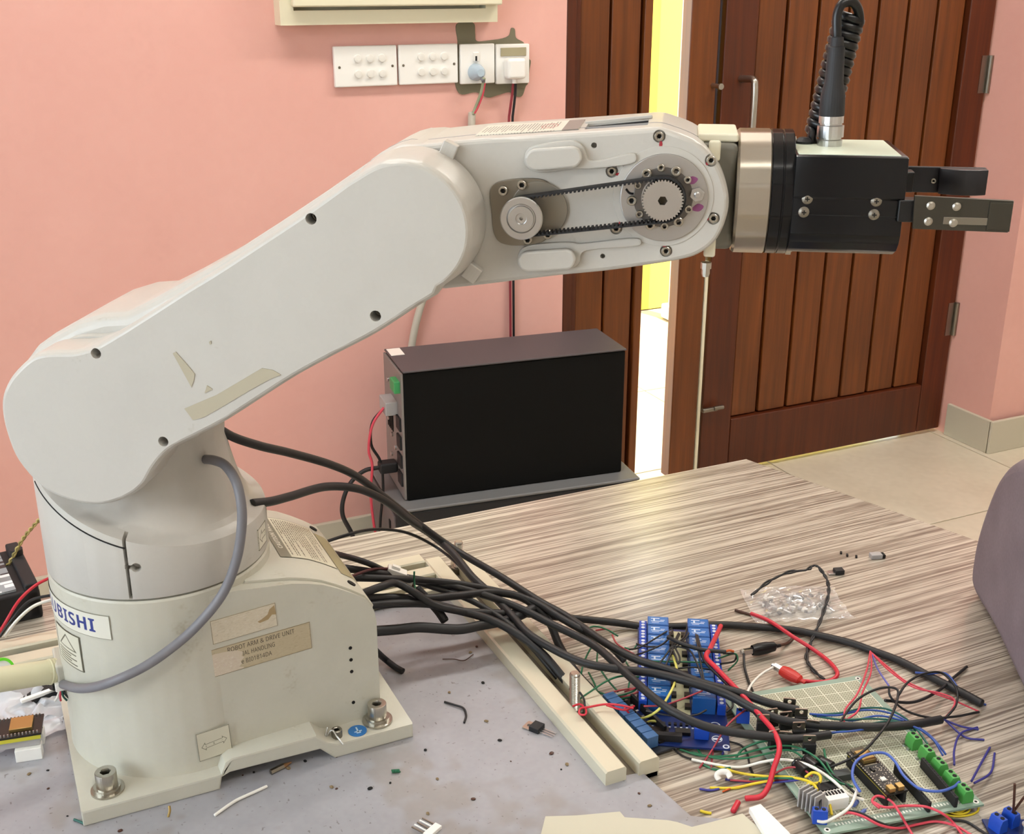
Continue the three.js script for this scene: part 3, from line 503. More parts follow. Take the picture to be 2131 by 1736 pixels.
  for (const [x, y] of [[.3593,.4734],[.3899,.4602],[.3932,.4264],[.3663,.406],[.3324,.4526],[.336,.4188]]) sc(x, y, 2.75, 42.8, 3.4);
  for (const [x, y, r] of [[.353,.4522,2.9],[.3612,.4558,2.2],[.37,.454,2.9],[.3769,.4491,2.2],[.3482,.4454,2.2],[.3448,.4363,2.9],[.3497,.4284,2.3],[.3562,.4222,2.9],[.3647,.4216,2.3],[.3728,.4244,2.9],[.3783,.432,2.3]]) sc(x, y, r, 47.2, 2.6);
  { const c = [.3829,.4409]; armAt(fa, 'hex_nut', merge([prism(circ(0, 0, 0.0044, 6, 0.3, 0.3 + 2 * Math.PI), 0, 0.003, 0.0004), pz([[0, 0], [0.002, 0], [0.002, 0.0045], [0.0012, 0.005], [0, 0.005]], 14)]), M.alu, c[0], c[1], 0.0472); }
  for (const [x, y] of [[.268,.4401],[.2793,.4438],[.2952,.4147],[.2829,.4111]]) sc(x, y, 2.9, 46.8, 2.6);
  const rp = mat(0xa02a34, 0.7); for (const [x, y, sx, sy] of [[.3604,.4687,.001,.0022],[.3367,.451,.0024,.0009],[.3891,.426,.0018,.0009],[.3652,.4103,.0012,.0024],[.3388,.422,.0014,.0018],[.3878,.4583,.001,.001]]) { const c = [x, y]; armPart(fa, 'paint_mark', prism(circ(0, 0, 1, 10).map(([a, b]) => [c[0] + a * sx, c[1] + b * sy]), 0.045, 0.04515), rp, 'red paint mark'); }
  // black ink curl and wedge tabs by the elbow
  armPart(fa, 'ink_mark', tube([[.3413,.4427],[.3434,.4405],[.3468,.4401]].map(([x, y]) => [x, y, 0.0474]), 0.0007, 16, 6), M.dark);
  for (const [x, y, a] of [[.2352,.463,-.42],[.2486,.3894,-.62]]) { const c = [x, y]; armPart(fa, 'wedge_tab', rbox(0.0095, 0.0105, 0.009, 0.0008, 0, 0, 0).rotateZ(a).translate(c[0], c[1], 0.0465), M.arm); }
  // long slot in the top and the paper label beside it
  armPart(fa, 'dark_slot_liner', merge([box(s1[0] - s0[0] - 0.001, 0.045, 0.002, 0, -0.0235, 0.0015), box(s1[0] - s0[0] - 0.001, 0.002, 0.024, 0, -0.045, 0.0145)]).rotateZ(an).translate(sx, topY(sx), 0), M.blackMatt, 'black liner added to darken the slot');  // liner added so that the slot looks dark inside
  armPart(fa, 'slot_lip', rbox(s1[0] - s0[0] + 0.004, 0.0022, 0.003, 0.0008, 0, 0, 0).rotateZ(an).translate((s0[0] + s1[0]) / 2, topY((s0[0] + s1[0]) / 2) + 0.0008, -0.003), M.arm);
  const lab = canvasTex(512, 128, (c, w, h) => { c.fillStyle = '#d9d4c6'; c.fillRect(0, 0, w, h); c.fillStyle = '#8a7f78'; c.fillRect(430, 0, 82, h); c.fillStyle = '#77706a'; for (let i = 0; i < 26; i++) c.fillRect(14 + i * 15, 12 + rnd() * 20, 5, 60 + rnd() * 40); c.strokeStyle = '#a4504a'; c.lineWidth = 4; c.beginPath(); c.ellipse(350, 64, 40, 30, 0, 0, 7); c.stroke(); c.beginPath(); c.ellipse(350, 64, 24, 16, 0, 0, 7); c.stroke(); });
  const l0 = 0.248, l1 = 0.311, la = Math.atan2(topY(l1) - topY(l0), l1 - l0);
  armPart(fa, 'top_label', new THREE.BoxGeometry(l1 - l0, 0.0005, 0.05).rotateZ(la).translate((l0 + l1) / 2, (topY(l0) + topY(l1)) / 2 + 0.0004, 0.004), mat(0xffffff, 0.5, 0, { map: lab }), 'printed label on top');
  function topY(X) { let best = -1; for (let i = 0; i + 1 < outline.length; i++) { const [a, b] = [outline[i], outline[i + 1]]; if ((a[0] - X) * (b[0] - X) <= 0 && a[0] !== b[0]) best = Math.max(best, lerp(a[1], b[1], (X - a[0]) / (b[0] - a[0]))); } return best; }
}
// --- wrist and motorised hand
{
  const HY = 0.4355, ax = (prof, n = 64) => lathe(prof, n).rotateZ(-Math.PI / 2);      // lathe about the hand axis (+x)
  const wr = armPart(robot, 'wrist_block', merge([rbox(0.046, 0.064, 0.058, 0.004, 0.383, HY, -0.002), rbox(0.012, 0.056, 0.05, 0.003, 0.4, HY, 0)]), mat(0x6d6a5f, 0.5), 'grey wrist block');
  armPart(wr, 'wrist_cap', merge([rbox(0.024, 0.005, 0.05, 0.0015, 0.394, HY + 0.0345, -0.004), rbox(0.007, 0.012, 0.004, 0.0015, 0.392, HY + 0.028, 0.0285)]), M.cream, 'cream cap of the wrist');
  armPart(wr, 'wrist_bracket', rbox(0.007, 0.012, 0.006, 0.0015, 0.3925, HY - 0.030, 0.0275), M.cream);
  armPart(wr, 'grease_nipple', lathe([[0, -0.008], [0.002, -0.008], [0.0026, -0.006], [0.0026, -0.003], [0.0033, -0.003], [0.0033, 0.001], [0, 0.001]], 8).translate(0.391, HY - 0.041, 0.026), M.steel);
  armPart(robot, 'flange_ring', ax([[0.0, -0.001], [0.0366, -0.001], [0.038, 0.0006], [0.038, 0.0185], [0.037, 0.0195], [0, 0.0195]]).translate(0.4068, HY, 0), M.brushed, 'brushed steel wrist ring');
  const hand = armPart(robot, 'gripper', merge([
    ax([[0, 0], [0.0376, 0], [0.0379, 0.0004], [0.0379, 0.0062], [0.0374, 0.0066], [0.0374, 0.0072], [0.0379, 0.0076], [0.0379, 0.0128], [0.0372, 0.0134], [0, 0.0134]]).translate(0.4263, HY, 0),
    (() => {
      const half = [[0.0, 0.0275], [0.037, 0.0275], [0.0381, 0.0268], [0.0388, 0.018], [0.0393, 0.010], [0.0395, 0.004], [0.0384, 0.0025], [0.0384, -0.0165], [0.0388, -0.018], [0.0362, -0.0235], [0.031, -0.0285], [0.022, -0.0325], [0.010, -0.0343], [0, -0.0347]];
      const sec = [...half, ...half.slice(1, -1).reverse().map(([z, y]) => [-z, y])].map(([z, y]) => [-z, y]);
      return prism(sec.reverse(), 0, 0.0635, 0.0007).rotateY(Math.PI / 2).translate(0.4388, HY, 0);
    })(),
  ]), M.anod, 'black motorised gripper body');
  armPart(hand, 'split_line', box(0.0615, 0.0004, 0.0003, 0.4705, HY - 0.0068, 0.0386), M.dark);
  const face = (pts, z, f) => { for (const p of pts) f(p[0], p[1], z); };
  const px = [[.447,.4381],[.4457,.4302],[.4864,.4377],[.4859,.4298]];
  for (const [x, y] of px) { armAt(hand, 'cross_screw', merge([lathe([[0, 0.0016], [0.0016, 0.0014], [0.0031, 0.0004], [0.0033, 0], [0, 0]].reverse(), 20).rotateX(Math.PI / 2)]), M.steelDark, x, y, 0.0384); armAt(hand, 'screw_cross', merge([box(0.0026, 0.0006, 0.0006), box(0.0006, 0.0026, 0.0006)]), M.dark, x, y, 0.04); }
  for (const [y, z] of [[0.030, -0.012], [-0.0345, 0.012], [-0.031, 0.02]]) armPart(hand, 'flange_screw', ax([[0, 0], [0.0022, 0], [0.0022, 0.003], [0, 0.003]], 14).translate(0.4395, HY + y, z), M.steel);
  armPart(hand, 'light_tinted_top', rbox(0.058, 0.0008, 0.068, 0.0004, 0.4695, HY + 0.0277, 0), mat(0xd9e2cd, 0.4), 'top plate coloured pale for the greenish light on it');  // bright greenish light on the gripper top is put into this colour
  armPart(hand, 'cable_gland', ax([[0, 0], [0.0058, 0], [0.0058, 0.002], [0.003, 0.0042], [0, 0.0042]], 20).rotateZ(Math.PI / 2).translate(0.4475, HY + 0.0275, -0.012), M.rubber);
  // jaws
  const jaw = (s) => {
    const z = s * 0.0405;
    armPart(hand, 'jaw_arm', rbox(0.02, 0.013, 0.012, 0.001, 0.509, HY + (s > 0 ? -0.003 : 0.003), s * 0.034), M.black);
    if (s > 0) {
      const f = armPart(hand, 'finger', merge([prism([[0.5075, 0.0232 + 0.4], [0.5605, 0.0225 + 0.4], [0.5612, 0.0408 + 0.4], [0.5065, 0.0424 + 0.4]], 0.0415, 0.0445, 0.0004), rbox(0.03, 0.0165, 0.006, 0.001, 0.5245, HY - 0.003, 0.0385), prism([[0.548, 0.4235], [0.5612, 0.423], [0.5612, 0.4402], [0.548, 0.4402]], 0.0405, 0.0455, 0.001)]), mat(0x4b4840, 0.36, 0.75), 'dark steel gripper finger');
      for (const p of [[.5159,.437],[.5302,.4368],[.5156,.4279],[.5296,.4274]]) armAt(f, 'rivet', lathe([[0, 0.0016], [0.0014, 0.0015], [0.0024, 0.0008], [0.0026, 0], [0, 0]].reverse(), 18).rotateX(Math.PI / 2), M.steel, p[0], p[1], 0.0444);
      armPart(f, 'slot_line', rbox(0.03, 0.0042, 0.0005, 0.0002, 0.539, 0.4285, 0.0446), M.steelDark);
    } else {
      const f = armPart(hand, 'finger', merge([rbox(0.050, 0.0165, 0.003, 0.0008, 0.5405, HY + 0.0025, -0.0445), prism([[0.5365, -0.0432], [0.5655, -0.0432], [0.565, -0.036], [0.5585, -0.0335], [0.551, -0.0328], [0.544, -0.034], [0.5365, -0.038]].map(([x, zz]) => [x, -zz]), HY - 0.0055, HY + 0.0105, 0.0006).rotateX(-Math.PI / 2)]), mat(0x26262a, 0.4, 0.3), 'rear gripper finger with curved pad');
      armAt(f, 'cap_screw', capScrew(0.0016, 0.002), screwMat(M.steel), 0.5335, HY + 0.002, -0.0432);
    }
  };
  jaw(1); jaw(-1);
  // coiled lead with its plug, standing on the gripper
  const lead = thing('coiled_cable', 'black coiled lead looping up from the gripper into a plug with silver collar', 'cable', [0, SH, 0]);
  const c0 = [.4562,.4618], c1 = [.4682,.5356], n = 14, R = 0.0070, w = 0.0029, pts = [];
  const d = [c1[0] - c0[0], c1[1] - c0[1]], L = Math.hypot(...d), ux = [d[0] / L, d[1] / L], vx = [ux[1], -ux[0]];
  pts.push([c0[0] - 0.002, HY + 0.026, -0.014], [c0[0] - 0.004, HY + 0.031, -0.013]);
  for (let i = 0; i <= n * 14; i++) { const t = i / (n * 14), a = i / 14 * 2 * Math.PI + 2.4, l = 0.008 + t * (L - 0.006); const rx = R * Math.cos(a), rz = R * Math.sin(a); pts.push([c0[0] + ux[0] * l + vx[0] * rx, c0[1] + ux[1] * l + vx[1] * rx, -0.02 + rz]); }
  const tail = [[.4737,.5324],[.4725,.5413],[.4679,.5461],[.4619,.5451],[.4596,.5397],[.4599,.531],[.4615,.52]];
  const pt = [...pts, ...tail.map(([x, y], i) => [x, y, [-0.017, -0.013, -0.009, -0.006, -0.005, -0.004, -0.004][i]])];
  const coil = tube(pt, w, n * 26 + 40, 8); armPart(lead, 'coil', coil, M.black);
  const p0 = [.462,.4591], p1 = [.4607,.5218], pl = Math.hypot(p1[0] - p0[0], p1[1] - p0[1]), pa = Math.atan2(p1[0] - p0[0], p1[1] - p0[1]);
  const up = (prof, k = 28) => lathe(prof, k).rotateZ(-pa).translate(p0[0], p0[1], -0.004);
  armPart(lead, 'collar', up([[0, 0.003], [0.0074, 0.003], [0.0076, 0.008], [0.0066, 0.0085], [0.0066, 0.0095], [0.0080, 0.0097], [0.0080, 0.0165], [0.0066, 0.0170], [0.0066, 0.0178], [0.0074, 0.018], [0.0074, 0.0225], [0, 0.0225]]), M.alu, 'silver threaded collar');
  armPart(lead, 'boot', up([[0, 0.0222], [0.0074, 0.0222], [0.0076, 0.0235], [0.0073, 0.034], [0.0066, 0.0375], [0.0058, 0.041], [0.0055, 0.043], [0.005, 0.062], [0.0042, 0.0625], [0.0038, 0.0675], [0.0024, 0.068], [0, 0.068]]), M.rubber, 'rubber boot');
}
// ---------------------------------------------------------------- relay board with sixteen blue relays
{
  const W = 0.072, L = 0.175;
  const b = thing('relay_board', 'large blue relay board with two rows of blue relays, under black cables', 'circuit board', [0.4075, TT + 0.004, 0.0240], -31 * Math.PI / 180);
  const pcb = part(b, 'board', box(W, 0.0016, L, W / 2, 0.0008, L / 2), M.pcbBlue);
  part(b, 'centre_strip', box(0.015, 0.0003, 0.132, 0.0355, 0.00175, 0.07), mat(0xb9b592, 0.6), 'pale strip of printed leads');
  const rg = rbox(0.0188, 0.0152, 0.0149, 0.0006, 0, 0.0076, 0), tg = merge([rbox(0.0068, 0.010, 0.0152, 0.0005, 0, 0.005, 0)]), hole = cyl(0.0017, 0.0017, 0.0006, 10);
  const printTex = canvasTex(128, 128, (c, w, h) => { c.fillStyle = '#2f6cb5'; c.fillRect(0, 0, w, h); c.fillStyle = '#c4d6ea'; c.fillRect(14, 24, 60, 12); c.fillRect(30, 36, 12, 40); c.fillRect(14, 70, 90, 10); c.fillRect(80, 50, 30, 9); c.fillRect(20, 95, 50, 7); });
  const pm = mat(0xffffff, 0.25, 0, { map: printTex }), wm = mat(0xd9e0ea, 0.4);
  for (let i = 0; i < 8; i++) for (const s of [0, 1]) {
    const z = 0.012 + i * 0.0159, r = part(b, 'relay', rg, M.relay); r.position.set(s ? 0.0535 : 0.0177, 0.0016, z);
    const t = part(r, 'relay_print', new THREE.BoxGeometry(0.0165, 0.0002, 0.013), pm); t.position.y = 0.0153;
    const k = part(b, 'terminal', tg, M.termBlue); k.position.set(s ? 0.0677 : 0.0044, 0.0016, z);
    for (let j = -1; j <= 1; j++) { const h = part(k, 'terminal_screw', hole, wm); h.position.set(0, 0.0101, j * 0.0048); }
    const o = part(b, 'optocoupler', box(0.0045, 0.003, 0.006, 0, 0.0015, 0), M.pcbBlack); o.position.set(s ? 0.041 : 0.030, 0.0016, z);
  }
  for (let i = 0; i < 9; i++) { const o = part(b, 'transistor', box(0.0022, 0.0012, 0.003, 0.008 + i * 0.0045, 0.0022, 0.147), M.pcbBlack); const q = part(b, 'resistor', box(0.0016, 0.0008, 0.001, 0.008 + i * 0.0045, 0.002, 0.1515), wm); }
  for (const [x, z, w, d] of [[0.016, 0.158, 0.018, 0.006], [0.036, 0.158, 0.012, 0.006]]) part(b, 'driver_chip', box(w, 0.003, d, x, 0.003, z), M.pcbBlack);
  part(b, 'pin_header', box(0.026, 0.006, 0.005, 0.022, 0.0045, 0.168), M.blackMatt);
  const tb = part(b, 'power_terminal', rbox(0.0115, 0.010, 0.0085, 0.0006, 0.0505, 0.0065, 0.161), M.termBlue, 'blue power terminal');
  for (const s of [-1, 1]) part(tb, 'terminal_screw', cyl(0.0016, 0.0016, 0.0006, 10).translate(0.0505 + s * 0.0026, 0.0117, 0.1605), wm);
  for (const [x, z] of [[0.062, 0.145], [0.0625, 0.163]]) part(b, 'capacitor_mark', merge([lathe([[0.0036, 0], [0.0042, 0], [0.0042, 0.0002], [0.0036, 0.0002], [0.0036, 0]], 24), box(0.0065, 0.0002, 0.0022, 0, 0.0001, 0)]).translate(x, 0.0017, z), wm);
  for (const [x, z] of [[0.069, 0.172], [0.003, 0.172], [0.069, 0.003]]) part(b, 'mount_hole', lathe([[0.0016, 0], [0.0026, 0], [0.0026, 0.0003], [0.0016, 0.0003], [0.0016, 0]], 20).translate(x, 0.0016, z), wm);
  for (const [x, z] of [[0.003, 0.003], [0.003, 0.172], [0.069, 0.172], [0.069, 0.003]]) part(b, 'standoff', cyl(0.002, 0.002, 0.004, 10).translate(x, -0.002, z), M.whiteWarm);
}
// second, narrow relay board behind the rail
{
  const b = thing('small_relay_board', 'narrow relay board with pale blue relays tucked against the cream rail', 'circuit board', [0.3178, TT + 0.003, 0.112], 0.03);
  part(b, 'board', box(0.027, 0.0016, 0.078, 0.0135, 0.0008, 0.039), mat(0x1a2230, 0.5));
  const rg = rbox(0.0105, 0.0105, 0.0078, 0.0006, 0, 0.0052, 0), rm = mat(0x41699a, 0.35);
  for (let i = 0; i < 8; i++) { const r = part(b, 'relay', rg, rm); r.position.set(0.0062, 0.0016, 0.008 + i * 0.0085); const c = part(b, 'driver_chip', box(0.006, 0.003, 0.006, 0.016, 0.003, 0.008 + i * 0.0085), M.pcbBlack); const s = part(b, 'resistor', box(0.003, 0.0012, 0.0016, 0.0215, 0.0022, 0.008 + i * 0.0085), i % 3 ? M.whiteWarm : M.greyLight); }
  part(b, 'pin_header', box(0.0025, 0.0085, 0.05, 0.0248, 0.005, 0.036), M.blackMatt);
  for (const [x, z] of [[0.003, 0.003], [0.024, 0.003], [0.003, 0.075], [0.024, 0.075]]) part(b, 'standoff', cyl(0.002, 0.002, 0.003, 10).translate(x, -0.0015, z), M.whiteWarm);
}
// ---------------------------------------------------------------- perforated board with modules
{
  const W = 0.1265, L = 0.172, by = SH + 0.003;
  const b = thing('perforated_board', 'pale green perforated circuit board with white grid print and soldered modules', 'circuit board', [0.4121, by, 0.1519], -10.4 * Math.PI / 180);
  const tex = canvasTex(1024, 1392, (c, w, h) => {
    const k = w / W; c.fillStyle = '#8fa596'; c.fillRect(0, 0, w, h);
    c.fillStyle = '#a6aa95'; c.fillRect(0.006 * k, 0.006 * k, w - 0.012 * k, h - 0.016 * k);
    const p = 0.00254 * k; for (let y = 0.0075 * k; y < h - 0.012 * k; y += p) for (let x = 0.0075 * k; x < w - 0.007 * k; x += p) { c.fillStyle = '#c4c2a8'; c.beginPath(); c.arc(x, y, p * 0.4, 0, 7); c.fill(); c.fillStyle = '#4c4d3e'; c.beginPath(); c.arc(x, y, p * 0.2, 0, 7); c.fill(); }
    c.strokeStyle = '#e3e6d6'; c.lineWidth = 5; for (let x = 0.0062 * k; x < w; x += p * 5) { c.beginPath(); c.moveTo(x, 0.006 * k); c.lineTo(x, h - 0.01 * k); c.stroke(); } for (let y = 0.0062 * k; y < h - 0.008 * k; y += p * 5) { c.beginPath(); c.moveTo(0.006 * k, y); c.lineTo(w - 0.006 * k, y); c.stroke(); }
    c.fillStyle = '#e9efe6'; for (let x = 0.012 * k; x < w - 0.012 * k; x += p) c.fillRect(x, h - 0.0085 * k, p * 0.5, p * (0.8 + rnd() * 0.3)); 
  });
  const bm = mat(0xffffff, 0.4, 0, { map: tex }), side = mat(0x86a08f, 0.45);
  const board = part(b, 'board', box(W, 0.0016, L, W / 2, -0.0011, L / 2), side);
  const face = new THREE.PlaneGeometry(W, L).rotateX(-Math.PI / 2).translate(W / 2, -0.0002, L / 2); part(board, 'printed_face', face, bm);
  for (const [x, z] of [[0.004, 0.004], [W - 0.004, 0.004], [0.004, L - 0.004], [W - 0.004, L - 0.004], [0.005, L - 0.0115]]) { part(board, 'mount_hole', lathe([[0.0011, 0], [0.0022, 0], [0.0022, 0.0003], [0.0011, 0.0003], [0.0011, 0]], 20).translate(x, -0.0003, z), M.whiteWarm); part(board, 'hole', cyl(0.0011, 0.0011, 0.0002, 14).translate(x, -0.0002, z), M.dark); }
  for (const [x, z] of [[0.01, 0.012], [W - 0.01, 0.012], [0.01, L - 0.012], [W - 0.01, L - 0.012]]) part(b, 'foot', cyl(0.0025, 0.0025, 0.0062, 12).translate(x, -0.0050, z), M.blackMatt);
  // green screw terminals along the right edge
  const gs = [[.1152,.0992],[.1155,.1161],[.1159,.1318],[.1156,.1474],[.1156,.1632]];
  const gt = prism([[-0.0045, 0], [0.0045, 0], [0.0045, 0.006], [0.0028, 0.0102], [-0.0028, 0.0102], [-0.0045, 0.0065]], -0.0051, 0.0051, 0.0003);
  for (const [x, z] of gs) {
    const t = part(b, 'green_terminal', gt, M.termGreen, 'green screw terminal'); t.position.set(x, 0, z);
    for (const s of [-1, 1]) { const h = part(t, 'terminal_screw', cyl(0.0016, 0.0016, 0.0008, 12), M.dark); h.position.set(0.0002, 0.0101, s * 0.0025); const q = part(t, 'solder_pad', cyl(0.0012, 0.0016, 0.0012, 8), M.alu); q.position.set(-0.0063, 0.0006, s * 0.0025); }
  }
  // long black socket strips
  const strips = [[[.0835,.1242],[.0829,.17]], [[.1068,.1231],[.1044,.1702]]];
  for (const [[x0, z0], [x1, z1]] of strips) { const n = Math.hypot(x1 - x0, z1 - z0); const o = part(b, 'socket_strip', rbox(0.0026, 0.0086, n, 0.0003, 0, 0.0043, 0), M.blackMatt); o.position.set((x0 + x1) / 2, 0, (z0 + z1) / 2); o.rotation.y = Math.atan2(x1 - x0, z1 - z0); const pins = []; for (let i = 0; i < Math.floor(n / 0.00254); i++) pins.push(box(0.0009, 0.0003, 0.0009, 0, 0.0087, -n / 2 + 0.0013 + i * 0.00254)); const pp = part(o, 'pin_slots', merge(pins), M.dark); }
  // controller module on headers
  {
    const [[x0, z0], [x1, z1], [x2, z2]] = [[.0529,.106],[.0703,.1051],[.0731,.1567]];
    const wd = Math.hypot(x1 - x0, z1 - z0), ln = Math.hypot(x2 - x1, z2 - z1), an = Math.atan2(x2 - x1, z2 - z1);
    const top = canvasTex(512, 1024, (c, w, h) => { c.fillStyle = '#17130e'; c.fillRect(0, 0, w, h); c.fillStyle = '#d8d0b8'; for (let i = 0; i < 19; i++) for (const x of [14, w - 40]) { c.beginPath(); c.arc(x + 13, 60 + i * 49, 12, 0, 7); c.fill(); } for (let i = 0; i < 60; i++) c.fillRect(70 + rnd() * 350, 400 + rnd() * 480, 8 + rnd() * 26, 5 + rnd() * 9); c.strokeStyle = '#d8d0b8'; c.lineWidth = 8; for (const [x, y] of [[330, 440], [350, 510]]) { c.beginPath(); c.arc(x, y, 22, 0.5, 5.5); c.stroke(); } for (let i = 0; i < 12; i++) c.fillRect(110 + i * 26, 352, 12, 22); });
    const m = part(b, 'controller_module', box(wd, 0.0015, ln, wd / 2, 0.0103, ln / 2), M.pcbBlack, 'black controller module with gold shield'); m.position.set(x0, 0, z0); m.rotation.y = an;
    part(m, 'module_print', new THREE.PlaneGeometry(wd, ln).rotateX(-Math.PI / 2).translate(wd / 2, 0.0112, ln / 2), mat(0xffffff, 0.4, 0, { map: top }));
    part(m, 'radio_shield', rbox(wd * 0.62, 0.003, ln * 0.25, 0.0004, wd * 0.52, 0.0126, ln * 0.2), M.gold, 'gold radio shield');
    part(m, 'antenna_board', box(wd * 0.64, 0.0009, ln * 0.1, wd * 0.52, 0.0115, ln * 0.02), mat(0x4d4432, 0.5));
    for (const s of [0.3, 0.72]) part(m, 'port', rbox(wd * 0.3, 0.0036, ln * 0.11, 0.0006, wd * s, 0.0128, ln * 0.93), M.gold, 'gold connector port');
    part(m, 'chip', box(wd * 0.2, 0.0012, ln * 0.07, wd * 0.42, 0.0117, ln * 0.7), M.whiteWarm); part(m, 'chip', box(wd * 0.13, 0.0012, ln * 0.1, wd * 0.36, 0.0117, ln * 0.46), M.pcbBlack);
    for (const x of [0.0014, wd - 0.0014]) { part(m, 'pin_header', box(0.0025, 0.0085, ln * 0.97, x, 0.0043, ln * 0.5), M.blackMatt); part(m, 'pin_row', box(0.0024, 0.0012, ln * 0.96, x, 0.0091, ln * 0.5), mat(0xb8a83a, 0.4, 0.3)); }
  }
  // upright three-leg transistors on the left half
  const ts = [[.008,.0577,.2],[.0183,.0526,.5],[.0377,.043,.1],[.0272,.0588,.4],[.0403,.0583,.2],[.0075,.0785,.6],[.0145,.0822,.1],[.0302,.0738,.3],[.0414,.0742,0],[.0299,.0912,.2]];
  const tbody = merge([rbox(0.0098, 0.0088, 0.0042, 0.0004, 0, 0.0085, 0)]), ttab = prism(roundRect(0.0098, 0.0066, 0.001, 3, 0, 0.0156), -0.0022, -0.0009, 0, 0, [circ(0, 0.0162, 0.0017, 12).reverse()]), tlegs = merge([-1, 0, 1].map((k) => box(0.0008, 0.005, 0.0006, k * 0.0025, 0.002, 0)));
  for (const [x, z, a] of ts) { const t = part(b, 'transistor', tbody, M.blackMatt, 'black power transistor'); t.position.set(x, 0, z); t.rotation.y = a - 0.5; part(t, 'tab', ttab, M.steel); part(t, 'leg', tlegs, M.alu); }
  // row of grey cooled tabs, chips, white connector, caps
  const fin = [[0,.1392],[.0014,.1423],[.0028,.1454],[.0045,.148],[.0064,.1506]];
  for (const [x, z] of fin) { const o = part(b, 'cooling_tab', rbox(0.0105, 0.0155, 0.0012, 0.0003, 0, 0.0078, 0), M.greyLight, 'grey metal cooling tab'); o.position.set(x, 0, z); o.rotation.y = 0.35; }
  const chip = (px, w, d, h, m, name, label, ry = 0) => { const o = part(b, name, rbox(w, h, d, 0.0003, 0, h / 2, 0), m, label); o.position.set(px[0], 0, px[1]); o.rotation.y = ry; return o; };
  const dip = chip([[.0223,.1298]][0], 0.018, 0.0085, 0.0045, M.blackMatt, 'chip'); for (let i = 0; i < 7; i++) part(dip, 'chip_leg', box(0.001, 0.004, 0.0012, -0.0075 + i * 0.0025, 0.002, 0.0045), M.alu);
  chip([[.0414,.12]][0], 0.0135, 0.0075, 0.0055, mat(0x3c4242, 0.5), 'chip');
  const ws = chip([[.0216,.1461]][0], 0.0165, 0.010, 0.0095, M.white, 'white_connector', 'white slotted connector'); for (let i = 0; i < 6; i++) part(ws, 'connector_slot', box(0.0016, 0.0006, 0.004, -0.0062 + i * 0.0025, 0.0095, -0.002), M.dark);
  for (const p of [[.0029,.1582],[.0017,.0352],[.0019,.1559]].slice(0, 2)) { const t = part(b, 'blue_terminal', prism([[-0.004, 0], [0.004, 0], [0.004, 0.006], [0.0025, 0.010], [-0.0025, 0.010], [-0.004, 0.0065]], -0.0051, 0.0051, 0.0003), M.termBlue, 'blue screw terminal'); t.position.set(p[0], 0, p[1]); t.rotation.y = 1.2; for (const s of [-1, 1]) part(t, 'terminal_screw', cyl(0.0015, 0.0015, 0.0008, 12).translate(0, 0.0099, s * 0.0025), M.dark); }
  for (const [x, z, a] of [[.0231,.0982,.3],[.0322,.1019,.5],[.0143,.1007,.2]]) { const o = part(b, 'capacitor', lathe([[0, 0], [0.0043, 0], [0.0046, 0.001], [0.0042, 0.0018], [0.0046, 0.0026], [0.0046, 0.0115], [0.0042, 0.012], [0, 0.012]], 24).rotateX(Math.PI / 2), M.black, 'black capacitor lying down'); o.position.set(x, 0.0047, z); o.rotation.y = a; }
  for (const [x, z, a] of [[.0362,.1501,.6],[.036,.1597,.5]]) part(b, 'resistor', merge([cyl(0.0014, 0.0014, 0.006, 12).rotateZ(Math.PI / 2), cyl(0.0003, 0.0003, 0.012, 6).rotateZ(Math.PI / 2)]).rotateY(a).translate(x, 0.0018, z), mat(0x5a6cae, 0.5));
  // yellow jumpers under the right rear corner
  for (const pts of [[[.4777,.752,.3276],[.4809,.751,.3363],[.4914,.751,.3418],[.5032,.751,.3415],[.5089,.753,.3365]], [[.4797,.753,.331],[.4857,.752,.3382],[.4951,.752,.3402],[.5011,.753,.3363]], [[.4836,.753,.3317],[.4877,.753,.3382],[.4948,.753,.338],[.4981,.754,.3363]]]) { const inv = new THREE.Matrix4().compose(b.position, b.quaternion, new THREE.Vector3(1, 1, 1)).invert(); part(b, 'jumper', tube(pts, 0.0008, 24, 6).applyMatrix4(inv), M.yellow, 'yellow jumper wire'); }
}
// ---------------------------------------------------------------- cables and wires
function wire(name, label, pts, r, m, group, cat = 'wire', seg, rad = 7) { return solo(name, tube(pts, r, seg ?? Math.max(24, pts.length * 8), rad), m, label, cat, group); }
const CB = M.blackCable;
wire('black_cable', 'black cable arching from the robot shoulder, upper of the two', [[.0486,1.0066,.015],[.0593,.9966,.01],[.0804,.9824,0],[.1067,.9649,-.02],[.1493,.9351,-.05],[.1763,.9119,-.07],[.2088,.8758,-.095],[.2492,.8303,-.12],[.2812,.8,-.1158],[.304,.793,-.0596],[.3242,.785,-.0094],[.3365,.781,.0151],[.3483,.779,.0695],[.3576,.779,.0989],[.3773,.779,.1306],[.3884,.779,.1536],[.4111,.777,.1774],[.4245,.775,.1951],[.4438,.771,.2084]], 0.0035, CB, undefined, 'cable', 150);
wire('black_cable', 'black cable leaving the shoulder foot, lower of the two arching cables', [[.0653,.95,.03],[.0799,.9445,.02],[.0995,.9365,0],[.1414,.9211,-.04],[.174,.9046,-.06],[.2037,.8797,-.08],[.2408,.8373,-.11],[.2689,.807,-.1345],[.2757,.803,-.0997],[.2782,.797,-.0573],[.2855,.791,-.0272],[.2888,.787,.0088],[.2901,.785,.0334],[.3007,.782,.0611],[.3156,.78,.0884],[.3381,.78,.1101],[.3603,.78,.1267],[.3788,.78,.1485],[.4002,.777,.1745],[.4098,.775,.1976],[.4212,.773,.2146],[.4409,.772,.2298],[.4586,.772,.2401],[.4871,.771,.2532],[.5152,.769,.2597],[.5461,.763,.2577]], 0.0036, CB, undefined, 'cable', 180);
